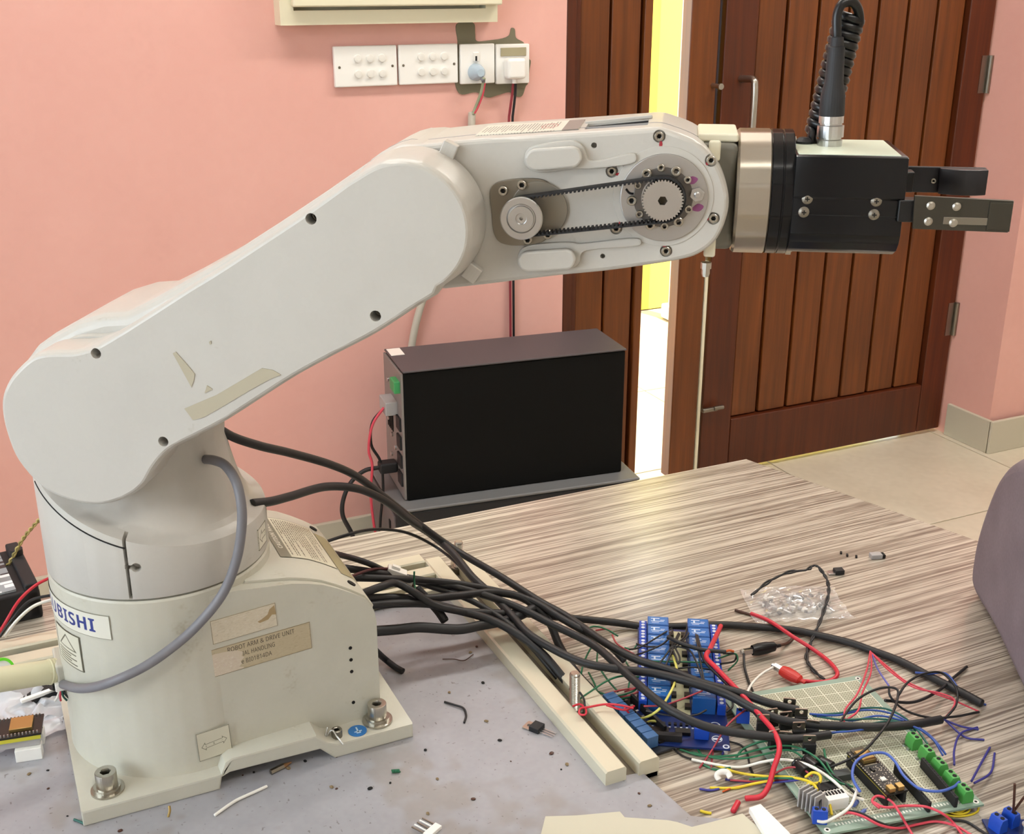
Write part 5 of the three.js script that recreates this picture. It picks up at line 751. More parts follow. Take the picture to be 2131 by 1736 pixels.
// ---------------------------------------------------------------- things on and by the back wall
{
  // cream electrical panel, its lower part in view
  const p = thing('wall_panel', 'cream electrical panel box on the pink wall above the switches', 'panel', [0.768, 1.222, WZ]);
  part(p, 'panel_frame', merge([box(0.475, 0.028, 0.045, 0, 0.014, 0.0225), box(0.028, 0.494, 0.045, -0.2235, 0.275, 0.0225), box(0.028, 0.494, 0.045, 0.2235, 0.275, 0.0225), box(0.475, 0.028, 0.045, 0, 0.536, 0.0225), box(0.419, 0.494, 0.01, 0, 0.275, 0.006)]), M.creamPanel);
  part(p, 'panel_door', rbox(0.455, 0.50, 0.02, 0.004, 0.012, 0.285, 0.058), M.creamPanel);
  // bare cement patch
  const out = smooth([[.9282,1.2173,-1.65],[.9678,1.2186,-1.65],[.971,1.1967,-1.65],[.9731,1.1826,-1.65],[1.0018,1.182,-1.65],[1.0519,1.1911,-1.65],[1.0589,1.2072,-1.65],[1.066,1.205,-1.65],[1.0695,1.1867,-1.65],[1.0897,1.1741,-1.65],[1.0934,1.1432,-1.65],[1.1054,1.1377,-1.65],[1.1031,1.117,-1.65],[1.0984,1.0858,-1.65],[1.0948,1.0828,-1.65],[1.0841,1.0601,-1.65],[1.0685,1.0607,-1.65],[1.0541,1.0696,-1.65],[1.0244,1.0645,-1.65],[1.0009,1.0602,-1.65],[.9718,1.0728,-1.65],[.9348,1.0701,-1.65],[.9236,1.0869,-1.65],[.9236,1.1477,-1.65],[.9298,1.1776,-1.65]].map((v) => [v[0], v[1]]), 140);
  solo('cement_patch', prism(out, WZ - 0.001, WZ + 0.0025).clone(), M.cement, 'rough grey cement patch around the wall sockets', 'patch');
  const plate = (name, label, cat, x0, x1, y0, y1, grp) => { const g = thing(name, label, cat, [(x0 + x1) / 2, (y0 + y1) / 2, WZ + 0.0025], 0, grp); g.userData.w = 0; part(g, 'plate', prism(roundRect(x1 - x0, y1 - y0, 0.003), 0, 0.011, 0.003, 0.003), M.white); delete g.userData.w; return g; };
  const sw = (x0, x1, label) => {
    const g = plate('switch_plate', label, 'switch', x0, x1, 1.0955, 1.178);
    for (let i = 0; i < 3; i++) for (const r of [-1, 1]) part(g, 'button', lathe([[0, 0.007], [0.004, 0.0068], [0.0075, 0.005], [0.0085, 0.001], [0.0085, 0], [0, 0]].reverse(), 24).rotateX(Math.PI / 2).translate(-0.02 + i * 0.0265 + 0.002, r * 0.0155, 0.011), M.whiteWarm);
    for (const s of [-1, 1]) part(g, 'plate_screw', cyl(0.0028, 0.0028, 0.001, 14).rotateX(Math.PI / 2).translate(s * 0.0585, -0.001, 0.0112), M.steelDark);
  };
  sw(0.646, 0.785, 'white switch plate with six round buttons, farther from the sockets');
  sw(0.789, 0.925, 'white switch plate with six round buttons, beside the cement patch');
  const s1 = plate('wall_socket', 'white wall socket with a pale blue plug and striped cable', 'socket', 0.9305, 1.013, 1.092, 1.176, 'wall sockets');
  part(s1, 'rocker', rbox(0.014, 0.02, 0.006, 0.002, -0.005, 0.015, 0.013), M.whiteWarm); part(s1, 'slot', box(0.004, 0.01, 0.002, -0.006, 0.012, 0.0158), M.dark);
  const s2 = plate('wall_socket', 'white wall socket with a square white plug, nearest the door', 'socket', 1.0165, 1.098, 1.089, 1.174, 'wall sockets');
  part(s2, 'tape', rbox(0.062, 0.018, 0.002, 0.0008, 0, 0.026, 0.0125), mat(0xa39a7c, 0.8), 'brown tape strip');
  const p1 = thing('power_plug', 'pale blue translucent plug in the wall socket', 'plug', [0.966, 1.117, WZ + 0.0135]);
  part(p1, 'plug_body', merge([lathe([[0, 0.032], [0.008, 0.03], [0.014, 0.022], [0.0185, 0.006], [0.0185, 0], [0, 0]].reverse(), 28).rotateX(Math.PI / 2)]), mat(0xc9dcea, 0.25, 0, { transmission: 0.25 }));
  part(p1, 'plug_cord_grip', cyl(0.005, 0.004, 0.02, 14).rotateX(-1.0).translate(0.004, -0.012, 0.026), M.grey);
  const p2 = thing('power_plug', 'square white plug in the wall socket by the door', 'plug', [1.0545, 1.123, WZ + 0.0135]);
  part(p2, 'plug_body', rbox(0.045, 0.045, 0.03, 0.008, 0, 0, 0.015), M.white); part(p2, 'plug_cord_grip', cyl(0.005, 0.006, 0.01, 14).translate(0, -0.027, 0.014), M.white);
  const zc = -1650 + 22;
  solo('striped_lead', tube([[0.972, 1.106, WZ + 0.045], [0.972, 1.08, WZ + 0.035], [0.962, 1.04, WZ + 0.02], [0.957, 1.028, WZ + 0.018]], 0.0042, 24), mat(0x9aa184, 0.6), 'striped red and green mains lead below the blue plug', 'cable');
  solo('red_strand', tube([[0.975, 1.095, WZ + 0.044], [0.973, 1.07, WZ + 0.036], [0.964, 1.04, WZ + 0.026], [0.959, 1.03, WZ + 0.022]], 0.002, 20), M.pinkRed, 'thin red strand beside the striped mains lead', 'wire');
  solo('grey_cable', tube([[0.957, 1.03, WZ + 0.012], [0.952, 0.97, WZ + 0.014], [0.93, 0.86, WZ + 0.015], [0.88, 0.72, WZ + 0.016], [0.829, 0.62, WZ + 0.014], [0.799, 0.515, WZ + 0.012], [0.79, 0.40, WZ + 0.012], [0.79, 0.1, WZ + 0.012]], 0.0085, 60, 10), mat(0xc2bbad, 0.6), 'pale grey cable running down the pink wall behind the arm', 'cable');
  solo('plug_lead_red', tube([[1.052, 1.096, WZ + 0.026], [1.051, 1.06, WZ + 0.02], [1.047, 1.02, WZ + 0.014], [1.048, 0.95, WZ + 0.01], [1.052, 0.6, WZ + 0.009], [1.05, 0.05, WZ + 0.02]], 0.003, 40), mat(0x8f2f3a, 0.5), 'dark red lead hanging from the square white plug', 'cable');
  solo('plug_lead_black', tube([[1.057, 1.096, WZ + 0.028], [1.058, 1.06, WZ + 0.022], [1.055, 1.02, WZ + 0.016], [1.056, 0.95, WZ + 0.012], [1.06, 0.6, WZ + 0.01], [1.058, 0.05, WZ + 0.02]], 0.003, 40), M.blackCable, 'black lead hanging from the square white plug', 'cable');
}
// power supply tower lying on a battery box
{
  const y0 = 0.257, h = 0.293, tn = -0.11;
  const g = thing('power_supply', 'large black power supply box with cabled grey rear panel', 'power supply', [0.672, y0, -1.35], tn);
  const Lx = 0.5, D = 0.168;
  part(g, 'case', merge([rbox(Lx, h - 0.004, D - 0.004, 0.004, Lx / 2 + 0.002, h / 2 - 0.002, -D / 2)]), M.ups);
  part(g, 'lid', rbox(Lx + 0.003, 0.004, D + 0.002, 0.0015, Lx / 2 + 0.0015, h - 0.001, -D / 2), M.upsTop);
  const rear = part(g, 'rear_panel', rbox(0.005, h - 0.008, D - 0.008, 0.001, -0.001, h / 2 - 0.001, -D / 2), M.upsRear, 'grey rear panel');
  for (let i = 0; i < 4; i++) part(rear, 'socket', rbox(0.008, 0.03, 0.034, 0.002, -0.004, 0.045 + i * 0.042, -0.03), M.blackMatt);
  part(rear, 'terminal_block', rbox(0.016, 0.026, 0.04, 0.002, -0.008, 0.255, -0.034), mat(0x3f9b5c, 0.5), 'green terminal block');
  part(rear, 'connector', rbox(0.03, 0.03, 0.06, 0.002, -0.014, 0.198, -0.075), M.greyLight, 'grey plug-in connector');
  for (const [y, z] of [[0.07, -0.11], [0.12, -0.1], [0.15, -0.125], [0.24, -0.12], [0.1, -0.07]]) part(rear, 'panel_screw', cyl(0.005, 0.005, 0.004, 10).rotateZ(Math.PI / 2).translate(-0.005, y, z), M.alu);
  for (let i = 0; i < 5; i++) part(rear, 'vent_slot', box(0.003, 0.04, 0.004, -0.004, 0.15, -0.09 - i * 0.011), M.dark);
  part(g, 'paper_tag', rbox(0.03, 0.001, 0.05, 0.0004, 0.018, h + 0.0015, -D + 0.03), M.whiteWarm, 'pale paper tag');
  const b = thing('battery_box', 'low black battery box under the power supply', 'box', [0.635, 0, -1.315], tn);
  part(b, 'case', merge([rbox(0.56, 0.25, 0.24, 0.006, 0.28, 0.125, -0.12)]), M.blackMatt);
  part(b, 'lid', rbox(0.564, 0.007, 0.244, 0.003, 0.28, 0.2535, -0.12), mat(0x6f6f70, 0.45), 'dusty grey lid');
  part(b, 'end_panel', rbox(0.004, 0.23, 0.22, 0.001, -0.001, 0.125, -0.12), mat(0x6a6364, 0.5), 'grey end panel');
  part(b, 'slot', box(0.003, 0.05, 0.012, -0.0035, 0.19, -0.05), M.dark);
  // leads at its rear
  const o = (a) => { const c = Math.cos(tn), s = Math.sin(tn); return [0.672 + a[0] * c + a[2] * s, a[1], -1.35 - a[0] * s + a[2] * c]; };
  solo('red_lead', tube([o([-0.03, 0.455, -0.06]), o([-0.055, 0.42, -0.06]), o([-0.066, 0.36, -0.06]), o([-0.06, 0.33, -0.06]), o([-0.066, 0.26, -0.06]), o([-0.06, 0.16, -0.055]), o([-0.045, 0.08, -0.05]), o([-0.06, 0.01, -0.02])], 0.003, 60), M.pinkRed, 'red lead hanging from the power supply rear', 'wire');
  solo('black_lead', tube([o([-0.03, 0.445, -0.075]), o([-0.052, 0.42, -0.075]), o([-0.058, 0.37, -0.07]), o([-0.04, 0.33, -0.07]), o([-0.036, 0.27, -0.07]), o([-0.046, 0.18, -0.07]), o([-0.05, 0.09, -0.06]), o([-0.03, 0.01, -0.03])], 0.0032, 60), M.blackCable, 'thin black lead hanging from the power supply rear', 'wire');
  const mp = thing('mains_plug', 'black mains plug at the foot of the power supply', 'plug'); part(mp, 'plug_body', merge([rbox(0.04, 0.024, 0.03, 0.005, 0, 0, 0)]).rotateY(tn).translate(...o([-0.024, 0.315, -0.07])), M.blackMatt);
  solo('mains_cable', tube([o([-0.042, 0.315, -0.07]), o([-0.075, 0.312, -0.07]), o([-0.105, 0.29, -0.07]), o([-0.125, 0.255, -0.065]), o([-0.13, 0.22, -0.06]), o([-0.112, 0.17, -0.05]), o([-0.1, 0.1, -0.04]), o([-0.1, 0.008, 0])], 0.005, 60), M.blackCable, 'thick black mains cable curling left of the power supply', 'cable');
  for (const x of [mp]) x.userData.group = undefined, delete x.userData.group;
}
// padded bag on the right of the table
{
  const g = thing('padded_bag', 'mauve-grey padded fabric bag standing at the table edge', 'bag', [0.745, TT + 0.0045, 0.088], -2.131);
  const fab = dataTex(256, 256, (u, v) => { const n = vnoise(u * 8, v * 8, 8, 8) * 0.6 + vnoise(u * 128, v * 128, 128, 128) * 0.4; return mix3([116, 105, 112], [132, 121, 128], n); }); fab.repeat.set(5, 5);
  const fm = mat(0xffffff, 0.9, 0, { map: fab });
  const face = smooth([[0.006, 0.001], [0.1, 0.0], [0.25, 0.0], [0.30, 0.02], [0.31, 0.1], [0.29, 0.17], [0.2, 0.195], [0.1, 0.18], [0.045, 0.145], [0.012, 0.09], [-0.003, 0.035]], 70);
  part(g, 'bag_body', metreUV(prism(face, -0.1, 0, 0.016, 0.022, [], 5), 1), fm);
  part(g, 'piping', tube(face.filter((_, i) => i % 3 === 0).map(([x, y]) => [lerp(0.14, x, 0.993), lerp(0.1, y, 0.985), -0.02]), 0.0024, 150, 6, true), mat(0xa88f6e, 0.8), 'tan piping');
  part(g, 'strap', tube([[0.1, 0.178, -0.05], [0.105, 0.2, -0.05], [0.16, 0.22, -0.05], [0.21, 0.21, -0.05], [0.215, 0.19, -0.05]], 0.006, 30, 8), fm);
}
// ---------------------------------------------------------------- small things on the table and the sheet
// clear bag of parts
{
  const c = [.5681,.0473], g = thing('parts_bag', 'clear plastic bag of small silvery parts on the table', 'bag', [c[0], TT, c[1]], -0.36);
  const n = 34, m = 24, w = 0.094, d = 0.064, pos = [], idx = [];
  const h = (u, v, t) => { const e = Math.min(u, 1 - u, v, 1 - v) * 2; return (0.0006 + sstep(0, 0.55, e) * 0.0075 + (vnoise(u * 9 + 3, v * 7 + 1) - 0.5) * 0.006 * sstep(0.02, 0.2, e) + (vnoise(u * 26, v * 20) - 0.5) * 0.0022 * sstep(0, 0.1, e)) * t + (1 - sstep(0, 0.12, e)) * vnoise(u * 12, v * 12) * 0.003 + 0.0005; };
  for (let j = 0; j <= m; j++) for (let i = 0; i <= n; i++) { const u = i / n, v = j / m; pos.push((u - 0.5) * w + (vnoise(u * 5, v * 5) - 0.5) * 0.006, Math.max(0.0005, h(u, v, 1)) + 0.001, (v - 0.5) * d + (vnoise(u * 5 + 9, v * 5) - 0.5) * 0.006); }
  for (let j = 0; j < m; j++) for (let i = 0; i < n; i++) { const a = j * (n + 1) + i; idx.push(a, a + n + 1, a + 1, a + 1, a + n + 1, a + n + 2); }
  const ge = new THREE.BufferGeometry(); ge.setAttribute('position', new THREE.Float32BufferAttribute(pos, 3)); ge.setIndex(idx); ge.computeVertexNormals();
  part(g, 'film', ge, mat(0xffffff, 0.08, 0, { transmission: 0.78, thickness: 0, side: THREE.DoubleSide }), 'crinkled clear film');
  const ms = [M.alu, M.steelDark, M.blackMatt, M.whiteWarm, M.greyLight];
  for (let i = 0; i < 80; i++) { const o = part(g, 'loose_part', i % 3 ? rbox(rr(0.002, 0.008), 0.0022, rr(0.0015, 0.004), 0.0004) : cyl(0.0012, 0.0012, rr(0.004, 0.01), 8).rotateZ(Math.PI / 2), ms[i % 5]); o.position.set(rr(-0.032, 0.032), 0.0022 + rnd() * 0.0025, rr(-0.018, 0.018)); o.rotation.y = rnd() * 6; }
}
// three-leg transistors and chips
const trBody = rbox(0.0102, 0.0045, 0.009, 0.0005), trTab = prism(roundRect(0.0102, 0.0066, 0.001), 0, 0.0013, 0, 0, [circ(0, 0.0005, 0.0018, 14).reverse()]).rotateX(Math.PI / 2), trLegs = [-1, 0, 1].map((k) => box(0.0009, 0.0006, 0.012, k * 0.0026, 0, 0.0104));
function looseTransistor(px, turn, label, m = M.blackMatt) {
  const g = thing('loose_transistor', label, 'transistor', px, turn, 'loose transistors');
  part(g, 'body', trBody.clone().translate(0, 0.0023, 0), m); part(g, 'tab', trTab.clone().translate(0, 0.0014, -0.0075), M.steel);
  for (const l of trLegs) part(g, 'leg', l.clone().translate(0, 0.0012, 0), M.alu);
}
looseTransistor([.255,.755,.1243], 0.55, 'black three-leg transistor lying on the grey sheet beside the rail');
{
  const c = [.6483,.75,.0103], g = thing('usb_plug', 'tiny black chip with a pale metal tab on the table', 'chip', c, -0.3);
  part(g, 'body', rbox(0.0095, 0.005, 0.008, 0.0006, 0.002, 0.0026, 0), M.blackMatt); part(g, 'tab', rbox(0.007, 0.0016, 0.007, 0.0004, -0.006, 0.0012, 0), M.alu);
}
{ // scattered black marks and a small chip further back
  const names = [[.6815,.75,-.023],[.6838,.75,-.016],[.6902,.75,-.0094]];
  for (const p of names) { const o = solo('black_crumb', rbox(0.005, 0.0016, 0.0022, 0.0005).rotateY(0.9).translate(p[0], p[1] + 0.0009, p[2]), M.dark, 'tiny black fragment in a row beyond the parts bag', 'fragment', 'black fragments in a row'); }
  const q = [.7076,.75,-.0001], g = thing('grey_chip', 'small grey chip with a dark end beyond the black fragments', 'chip', q, -0.3); part(g, 'body', rbox(0.012, 0.005, 0.008, 0.0008, 0, 0.0025, 0), M.greyLight); part(g, 'end_cap', rbox(0.004, 0.004, 0.007, 0.0006, 0.0075, 0.0022, 0), M.dark);
}
{ // blue terminals with a metal can at the front right
  const c = [.5057,.75,.3639], g = thing('terminal_module', 'small module with two blue terminals and a silver capacitor at the table front', 'circuit board', c, -0.45);
  part(g, 'board', rbox(0.034, 0.0016, 0.03, 0.0004, 0.004, 0.0016, 0.006), M.pcbBlue);
  for (const [x, z] of [[-0.006, 0.002], [0.005, -0.004]]) { const t = part(g, 'blue_terminal', prism([[-0.004, 0], [0.004, 0], [0.004, 0.006], [0.0025, 0.011], [-0.0025, 0.011], [-0.004, 0.0065]], -0.0051, 0.0051, 0.0003).rotateY(0.5).translate(x, 0.0024, z), M.termBlue); for (const s of [-1, 1]) part(t, 'terminal_screw', cyl(0.0015, 0.0015, 0.0008, 12).translate(x + s * 0.0012, 0.0134, z + s * 0.0022), M.dark); }
  part(g, 'capacitor', lathe([[0, 0], [0.004, 0], [0.004, 0.010], [0.0036, 0.0106], [0, 0.0106]], 24).translate(0.011, 0.0024, 0.009), M.alu, 'silver capacitor can');
  part(g, 'chip', box(0.006, 0.006, 0.005, 0.018, 0.005, 0.007), M.brown);
  wire('black_wire', 'thin dark wire standing upright from the blue terminal module', [[.5119,.761,.3637],[.5075,.775,.3661],[.503,.793,.3676]], 0.0009, M.brown, 'wires on the terminal module');
  wire('black_wire', 'thin dark wire leaning away from the blue terminal module', [[.5107,.761,.3631],[.512,.769,.3656],[.5134,.779,.3687],[.5156,.783,.3696]], 0.0009, M.brown, 'wires on the terminal module');
}
// bits of cut wire and dirt on the sheet
wire('wire_offcut', 'curved black wire offcut on the grey sheet', [[.2024,.756,.0592],[.2077,.7565,.067],[.2127,.7565,.0745],[.2114,.756,.0834],[.206,.756,.0924]], 0.0009, CB, undefined, 'wire');
wire('wire_offcut', 'white wire offcut on the sheet in front of the base', [[.002,.756,.1197],[.0089,.7565,.1162],[.0187,.7565,.111],[.0299,.7565,.1079],[.0433,.756,.1039]], 0.0012, M.whiteWire, undefined, 'wire');
wire('wire_offcut', 'short bent tan wire sticking out below the base plate', [[-.0266,.763,.1051],[-.0268,.76,.1066],[-.0283,.756,.1072]], 0.001, M.gold, undefined, 'wire');
wire('wire_offcut', 'fine dark wire hair on the sheet near the rail', [[.225,.756,-.0015],[.2341,.756,.0027],[.2409,.756,.0084],[.2524,.756,.0027]], 0.0004, M.brown, undefined, 'wire');
wire('wire_offcut', 'green wire offcut at the left corner of the base plate', [[-.0893,.756,.0822],[-.0862,.7565,.0865],[-.0831,.756,.0901]], 0.0009, M.teal, undefined, 'wire');
wire('wire_offcut', 'red wire offcut on the bare table below the relay board', [[.3423,.752,.2679],[.3467,.752,.2647],[.351,.752,.2615]], 0.0022, M.red, undefined, 'wire');
wire('wire_offcut', 'yellow wire offcut on the bare table below the relay board', [[.3217,.751,.2569],[.324,.751,.2597],[.3272,.751,.2623]], 0.0011, M.yellow, undefined, 'wire');
{ const pts = []; const [a, b] = [[.1324,.757,.1272],[.1381,.757,.1292]]; for (let i = 0; i <= 70; i++) { const t = i / 70, q = i * 0.9; pts.push([lerp(a[0], b[0], t), SH + 0.0018 + Math.sin(q) * 0.0012, lerp(a[2], b[2], t) + Math.cos(q) * 0.0012]); } solo('small_spring', tube(pts, 0.0003, 200, 5), M.green, 'tiny wire spring on the sheet in front of the base', 'spring'); }
{ const p = [.0584,.757,.0876], g = thing('screwdriver_bit', 'small copper tipped bit under the raised edge of the base plate', 'bit', p, 0.3); part(g, 'shank', prism(circ(0, 0, 0.0022, 6), -0.009, 0.002).rotateY(Math.PI / 2), M.steelDark); part(g, 'tip', cyl(0.0006, 0.002, 0.007, 10).rotateZ(-Math.PI / 2).translate(0.0055, 0, 0), mat(0xa9805a, 0.4, 0.6)); }
{ const crumbs = [[.0387,.756,.0827],[.0304,.756,.0825],[.0634,.756,.0892],[.0773,.756,.086],[.1005,.756,.091],[.2114,.756,.0474],[.1652,.756,.1119],[.2517,.756,.1569],[.223,.756,.0975],[.2496,.756,.1772],[.176,.756,.1807],[.1403,.756,.1814],[.1118,.756,.1377],[.0894,.756,.1272],[.0866,.756,.1241],[.1275,.756,.1377],[.2885,.756,.226],[.2883,.756,.2412],[-.0932,.756,.0753],[-.103,.756,.0375],[-.1145,.756,.0137],[-.1014,.756,.0148],[-.0613,.756,.1074],[.2562,.756,.1739],[.2426,.756,.0462],[.2605,.756,-.0084],[.2517,.756,-.002],[.2224,.756,.1251],[.2193,.756,.1522],[.1607,.756,.1483]];
  crumbs.forEach((p, i) => { const s = rr(0.0006, 0.0017); solo('dirt_crumb', new THREE.DodecahedronGeometry(s, 0).scale(1.4, 0.6, 1).rotateY(rnd() * 6).translate(p[0], SH + s * 0.42, p[2]), [M.dark, M.brown, mat(0x7d6a4d, 0.8)][i % 3], 'tiny dark crumb of dirt on the grey sheet', 'crumb', 'crumbs on the sheet'); }); }
{ // white comb of terminal strips at the very front
  const c = [.1347,.755,.1985], g = thing('pin_strip', 'pale pin strip with dark teeth at the front of the sheet', 'connector', c, 0.5);
  part(g, 'body', rbox(0.014, 0.003, 0.006, 0.0005, 0, 0.0016, 0.003), M.white); for (let i = 0; i < 5; i++) part(g, 'pin', box(0.0009, 0.0009, 0.012, -0.0056 + i * 0.0028, 0.002, -0.005), i % 2 ? M.white : M.steelDark);
}
// papers at the front edge
{
  const p1 = [[.203,.7554,.2363],[.215,.7554,.2199],[.2356,.7554,.2284],[.2656,.7554,.2378],[.2656,.7554,.2446],[.2918,.7554,.2602],[.2969,.7554,.2648],[.3033,.7554,.2733],[.3184,.7554,.2748],[.3438,.7554,.2766],[.3453,.7554,.2918],[.3454,.7554,.3054],[.318,.7554,.3212],[.1851,.7554,.2542]].map((v) => [v[0], -v[2]]);
  solo('cream_paper', prism(p1.reverse(), 0, 0.0006).rotateX(-Math.PI / 2).translate(0, SH + 0.0001, 0), mat(0xc9c4b0, 0.7), 'torn cream paper at the front of the grey sheet', 'paper');
  const p2 = [[.348,.756,.2782],[.3579,.756,.2783],[.3579,.756,.3104],[.3556,.756,.3395],[.3381,.756,.3363],[.342,.756,.3046]].map((v) => [v[0], -v[2]]);
  solo('white_card', prism(p2.reverse(), 0, 0.005, 0.0005).rotateX(-Math.PI / 2).translate(0, SH + 0.0008, 0), M.white, 'corner of a thick white card at the table front', 'card');
}
// ---------------------------------------------------------------- left of the robot
{ // thick cream hose with ribbed sleeve
  const g = thing('cream_hose', 'thick cream cable hose with ribbed sleeve plugged into the robot base', 'hose');
  const a = V3([[-.075,.8262,-.004]][0]), b = V3([[-.1415,.8419,.014]][0]), d = b.clone().sub(a), L = d.length(), q = new THREE.Quaternion().setFromUnitVectors(new THREE.Vector3(0, 1, 0), d.clone().normalize());
  const at = (geo) => geo.applyQuaternion(q).translate(a.x, a.y, a.z);
  const pr = [[0, 0], [0.0092, 0]]; for (let i = 0; i < 7; i++) { const y = 0.001 + i * 0.0022; pr.push([0.0094, y], [0.0098, y + 0.0003], [0.0098, y + 0.0012], [0.0094, y + 0.0016]); } pr.push([0.0094, 0.0175], [0.0, 0.0175]);
  const hm = mat(0xd6d2b0, 0.5); part(g, 'ribbed_sleeve', at(lathe(pr, 28)), hm); part(g, 'hose', at(cyl(0.0092, 0.0092, L - 0.016, 28).translate(0, (L - 0.016) / 2 + 0.016, 0)), hm);
}
{ // frayed small plug where the grey cable ends
  const g = thing('frayed_plug', 'small white plug with frayed wires at the left side of the base', 'connector'); const [p] = [[-.0828,.8204,.006]];
  part(g, 'shell', rbox(0.011, 0.007, 0.009, 0.001, p[0] + 0.001, p[1], p[2]), M.white); part(g, 'pin_face', rbox(0.002, 0.005, 0.006, 0.0005, p[0] - 0.005, p[1], p[2]), M.dark);
  for (let i = 0; i < 4; i++) part(g, 'frayed_wire', tube([[p[0], p[1], p[2]], [p[0] - 0.004 + i * 0.002, p[1] - 0.006, p[2] + 0.006], [p[0] - 0.006 + i * 0.004, p[1] - 0.010 - i * 0.001, p[2] + 0.004]], 0.0008, 14, 6), [M.whiteWire, M.pinkRed, M.teal, M.blackCable][i]);
}
{ // controller board on stacked headers
  const [a] = [[-.1136,.777,-.0183]], g = thing('module_board', 'black module board with gold shield standing on white sockets by the bag', 'circuit board', [a[0], SH, a[2]], -0.16);
  part(g, 'board', box(0.05, 0.0016, 0.026, -0.011, 0.0215, 0), M.pcbBlack); part(g, 'radio_shield', rbox(0.0165, 0.003, 0.0165, 0.0005, -0.001, 0.0237, -0.001), M.gold, 'gold radio shield');
  for (const z of [-0.0115, 0.0115]) { part(g, 'pin_header', box(0.048, 0.0035, 0.0025, -0.011, 0.019, z), mat(0xc9c23a, 0.5), 'yellow pin header'); for (let i = 0; i < 18; i++) part(g, 'pin', cyl(0.0006, 0.0006, 0.002, 6).translate(-0.033 + i * 0.0026, 0.0233, z), M.alu); }
  for (const z of [-0.0105, 0.0105]) part(g, 'pin_row', box(0.046, 0.007, 0.0008, -0.011, 0.0145, z), M.greyLight);
  part(g, 'socket_block', rbox(0.019, 0.0105, 0.0105, 0.0006, 0.003, 0.0053, 0.0095), M.white, 'white socket block'); part(g, 'socket_block', rbox(0.019, 0.0105, 0.0105, 0.0006, 0.003, 0.0053, -0.0095), M.white);
}
{ // crumpled translucent plastic
  const pos = [], idx = [], n = 30, m = 22; const [c0, c1, c2, c3] = [[-.1543,.756,-.1064],[-.0798,.756,-.0792],[-.0809,.756,-.0301],[-.1533,.756,-.017]];
  for (let j = 0; j <= m; j++) for (let i = 0; i <= n; i++) { const u = i / n, v = j / m; const x = lerp(lerp(c0[0], c1[0], u), lerp(c3[0], c2[0], u), v), z = lerp(lerp(c0[2], c1[2], u), lerp(c3[2], c2[2], u), v); const e = Math.min(u, 1 - u, v, 1 - v); pos.push(x + (vnoise(u * 6, v * 6) - 0.5) * 0.012, SH + 0.0015 + (Math.abs(vnoise(u * 7 + 2, v * 5) - 0.5) * 0.022 + Math.abs(vnoise(u * 18, v * 14 + 4) - 0.5) * 0.007) * (1 - v * 0.75) + 0.0005, z + (vnoise(u * 6 + 7, v * 6) - 0.5) * 0.012); }
  for (let j = 0; j < m; j++) for (let i = 0; i < n; i++) { const a = j * (n + 1) + i; idx.push(a, a + n + 1, a + 1, a + 1, a + n + 1, a + n + 2); }
  const ge = new THREE.BufferGeometry(); ge.setAttribute('position', new THREE.Float32BufferAttribute(pos, 3)); ge.setIndex(idx); ge.computeVertexNormals();
  solo('plastic_wrap', ge, mat(0xf2f4fa, 0.3, 0, { transmission: 0.5, thickness: 0, side: THREE.DoubleSide }), 'crumpled translucent plastic wrap left of the robot base', 'wrap');
}
{ // black driver unit with open board, on the table behind the rail
  const [a] = [[-.1225,.75,-.2489]], g = thing('driver_unit', 'black driver unit with an exposed circuit board behind the left rail', 'device', [a[0] - 0.035, TT, a[2] - 0.03], 0.12);
  part(g, 'case', merge([rbox(0.135, 0.03, 0.1, 0.003, 0, 0.015, 0), rbox(0.012, 0.037, 0.1, 0.002, 0.061, 0.0185, 0)]), M.blackMatt);
  const t = canvasTex(256, 256, (c, w, h) => { c.fillStyle = '#8f979c'; c.fillRect(0, 0, w, h); for (let i = 0; i < 90; i++) { c.fillStyle = ['#22262a', '#e6eaec', '#4e565c', '#c9cfd2'][i % 4]; c.fillRect(rnd() * w, rnd() * h, 8 + rnd() * 30, 5 + rnd() * 16); } });
  part(g, 'circuit_face', box(0.112, 0.002, 0.088, -0.008, 0.0312, 0), mat(0xffffff, 0.4, 0, { map: t }));
  for (let i = 0; i < 7; i++) part(g, 'component', rbox(rr(0.006, 0.014), 0.006, rr(0.005, 0.01), 0.0008, -0.05 + i * 0.014, 0.035, rr(-0.03, 0.03)), [M.blackMatt, M.alu, M.whiteWarm][i % 3]);
  part(g, 'fan_clip', cyl(0.006, 0.006, 0.006, 16).translate(0.061, 0.04, -0.02), M.blackMatt);
}
wire('red_wire', 'red wire arching from the driver unit behind the robot', [[-.1268,.775,-.1679],[-.1169,.795,-.1546],[-.1028,.811,-.1606],[-.0876,.817,-.1716],[-.073,.821,-.174]], 0.0014, M.red);
wire('black_wire', 'black wire arching from the driver unit behind the robot', [[-.1229,.773,-.1741],[-.1111,.789,-.1702],[-.0954,.801,-.1748],[-.0793,.805,-.1707],[-.0677,.805,-.1672]], 0.0013, CB);
wire('white_wire', 'white wire arching from the driver unit behind the robot', [[-.1192,.771,-.176],[-.1075,.783,-.178],[-.0922,.791,-.1833],[-.0758,.795,-.1811],[-.0677,.795,-.1812]], 0.0015, M.whiteWire);
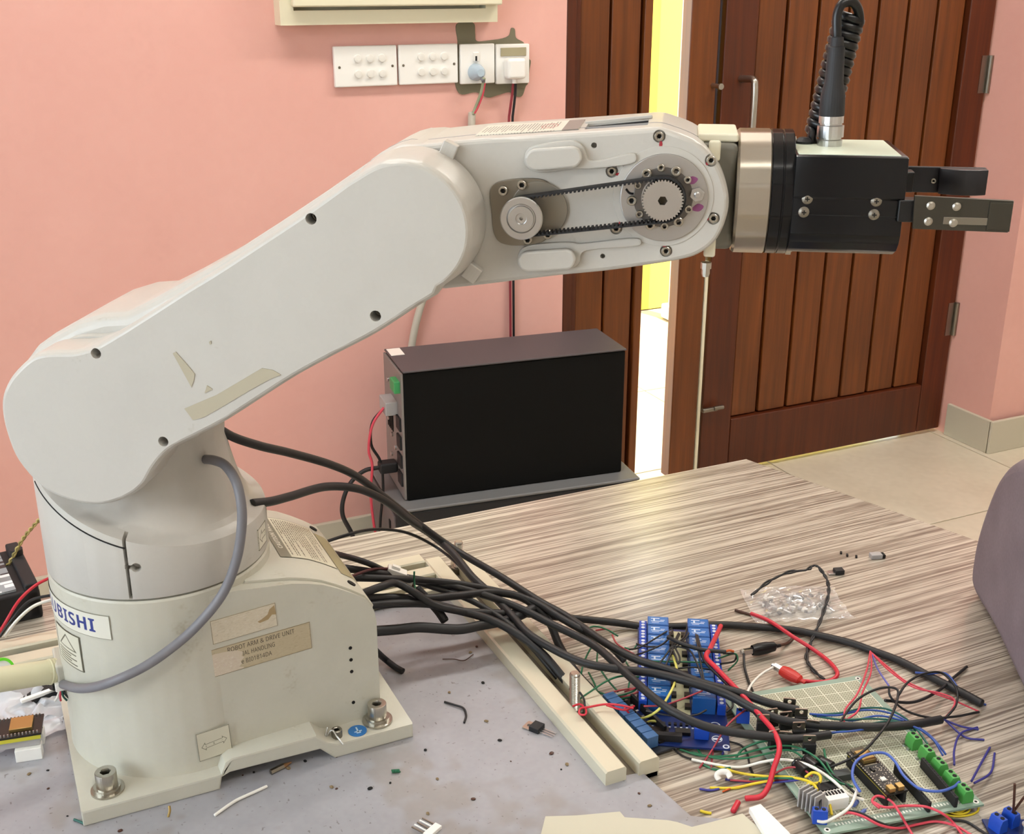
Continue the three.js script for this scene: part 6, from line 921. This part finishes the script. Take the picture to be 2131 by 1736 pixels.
{ const pts = [[-.1214,.7642,-.3],[-.1067,.7828,-.3],[-.0904,.8064,-.3],[-.0733,.8235,-.3],[-.0502,.8527,-.29]]; const c = new THREE.CatmullRomCurve3(pts.map(V3)), one = [], two = []; for (let i = 0; i <= 70; i++) { const p = c.getPoint(i / 70), q = i * 0.8; one.push([p.x + Math.cos(q) * 0.0011, p.y + Math.sin(q) * 0.0011, p.z]); two.push([p.x - Math.cos(q) * 0.0011, p.y - Math.sin(q) * 0.0011, p.z]); } const g = thing('twisted_pair', 'twisted tan wire pair rising behind the robot at the pink wall', 'wire'); part(g, 'strand', tube(one, 0.0011, 140, 6), mat(0xb9a564, 0.5)); part(g, 'strand', tube(two, 0.0011, 140, 6), mat(0x8f8148, 0.5)); }
{ // green rimmed tape reel standing at the picture edge
  const [a] = [[-.1254,.785,-.1191]], g = thing('tape_reel', 'bright green rimmed reel at the left of the rail', 'reel', [a[0] + 0.001, SH + 0.0165, a[2]], 0.2);
  part(g, 'rim', lathe([[0.0075, -0.004], [0.0095, -0.004], [0.0102, 0], [0.0095, 0.004], [0.0075, 0.004], [0.0075, -0.004]], 36).rotateX(Math.PI / 2 - 0.5), mat(0x62d31e, 0.4)); part(g, 'hub', lathe([[0, -0.003], [0.0076, -0.003], [0.0076, 0.003], [0, 0.003]], 30).rotateX(Math.PI / 2 - 0.5), M.white);
}
looseTransistor([-.1092,.757,-.1522], 1.2, 'black transistor with long legs near the green reel');
{ const p = [-.0892,.756,-.148], g = thing('pin_cluster', 'small bundle of bare metal pins behind the cream hose', 'pins', p, 0.2); for (let i = 0; i < 4; i++) part(g, 'pin', cyl(0.0005, 0.0005, 0.014, 6).rotateZ(Math.PI / 2).translate(0, 0.002 + i * 0.0011, i * 0.0016), M.alu); }
{ const p = [-.0946,.755,-.0877], g = thing('dark_wedge', 'dark rubber wedge under the cream hose beside the base', 'wedge', [p[0], SH, p[2]], 0.25); part(g, 'body', prism([[-0.025, 0], [0.018, 0], [0.018, 0.011], [0.008, 0.012]], -0.008, 0.008, 0.001), M.blackMatt); part(g, 'strip', rbox(0.03, 0.003, 0.004, 0.0006, -0.006, 0.0085, 0.006).rotateZ(0), M.white); }
renderer.render(scene, camera);
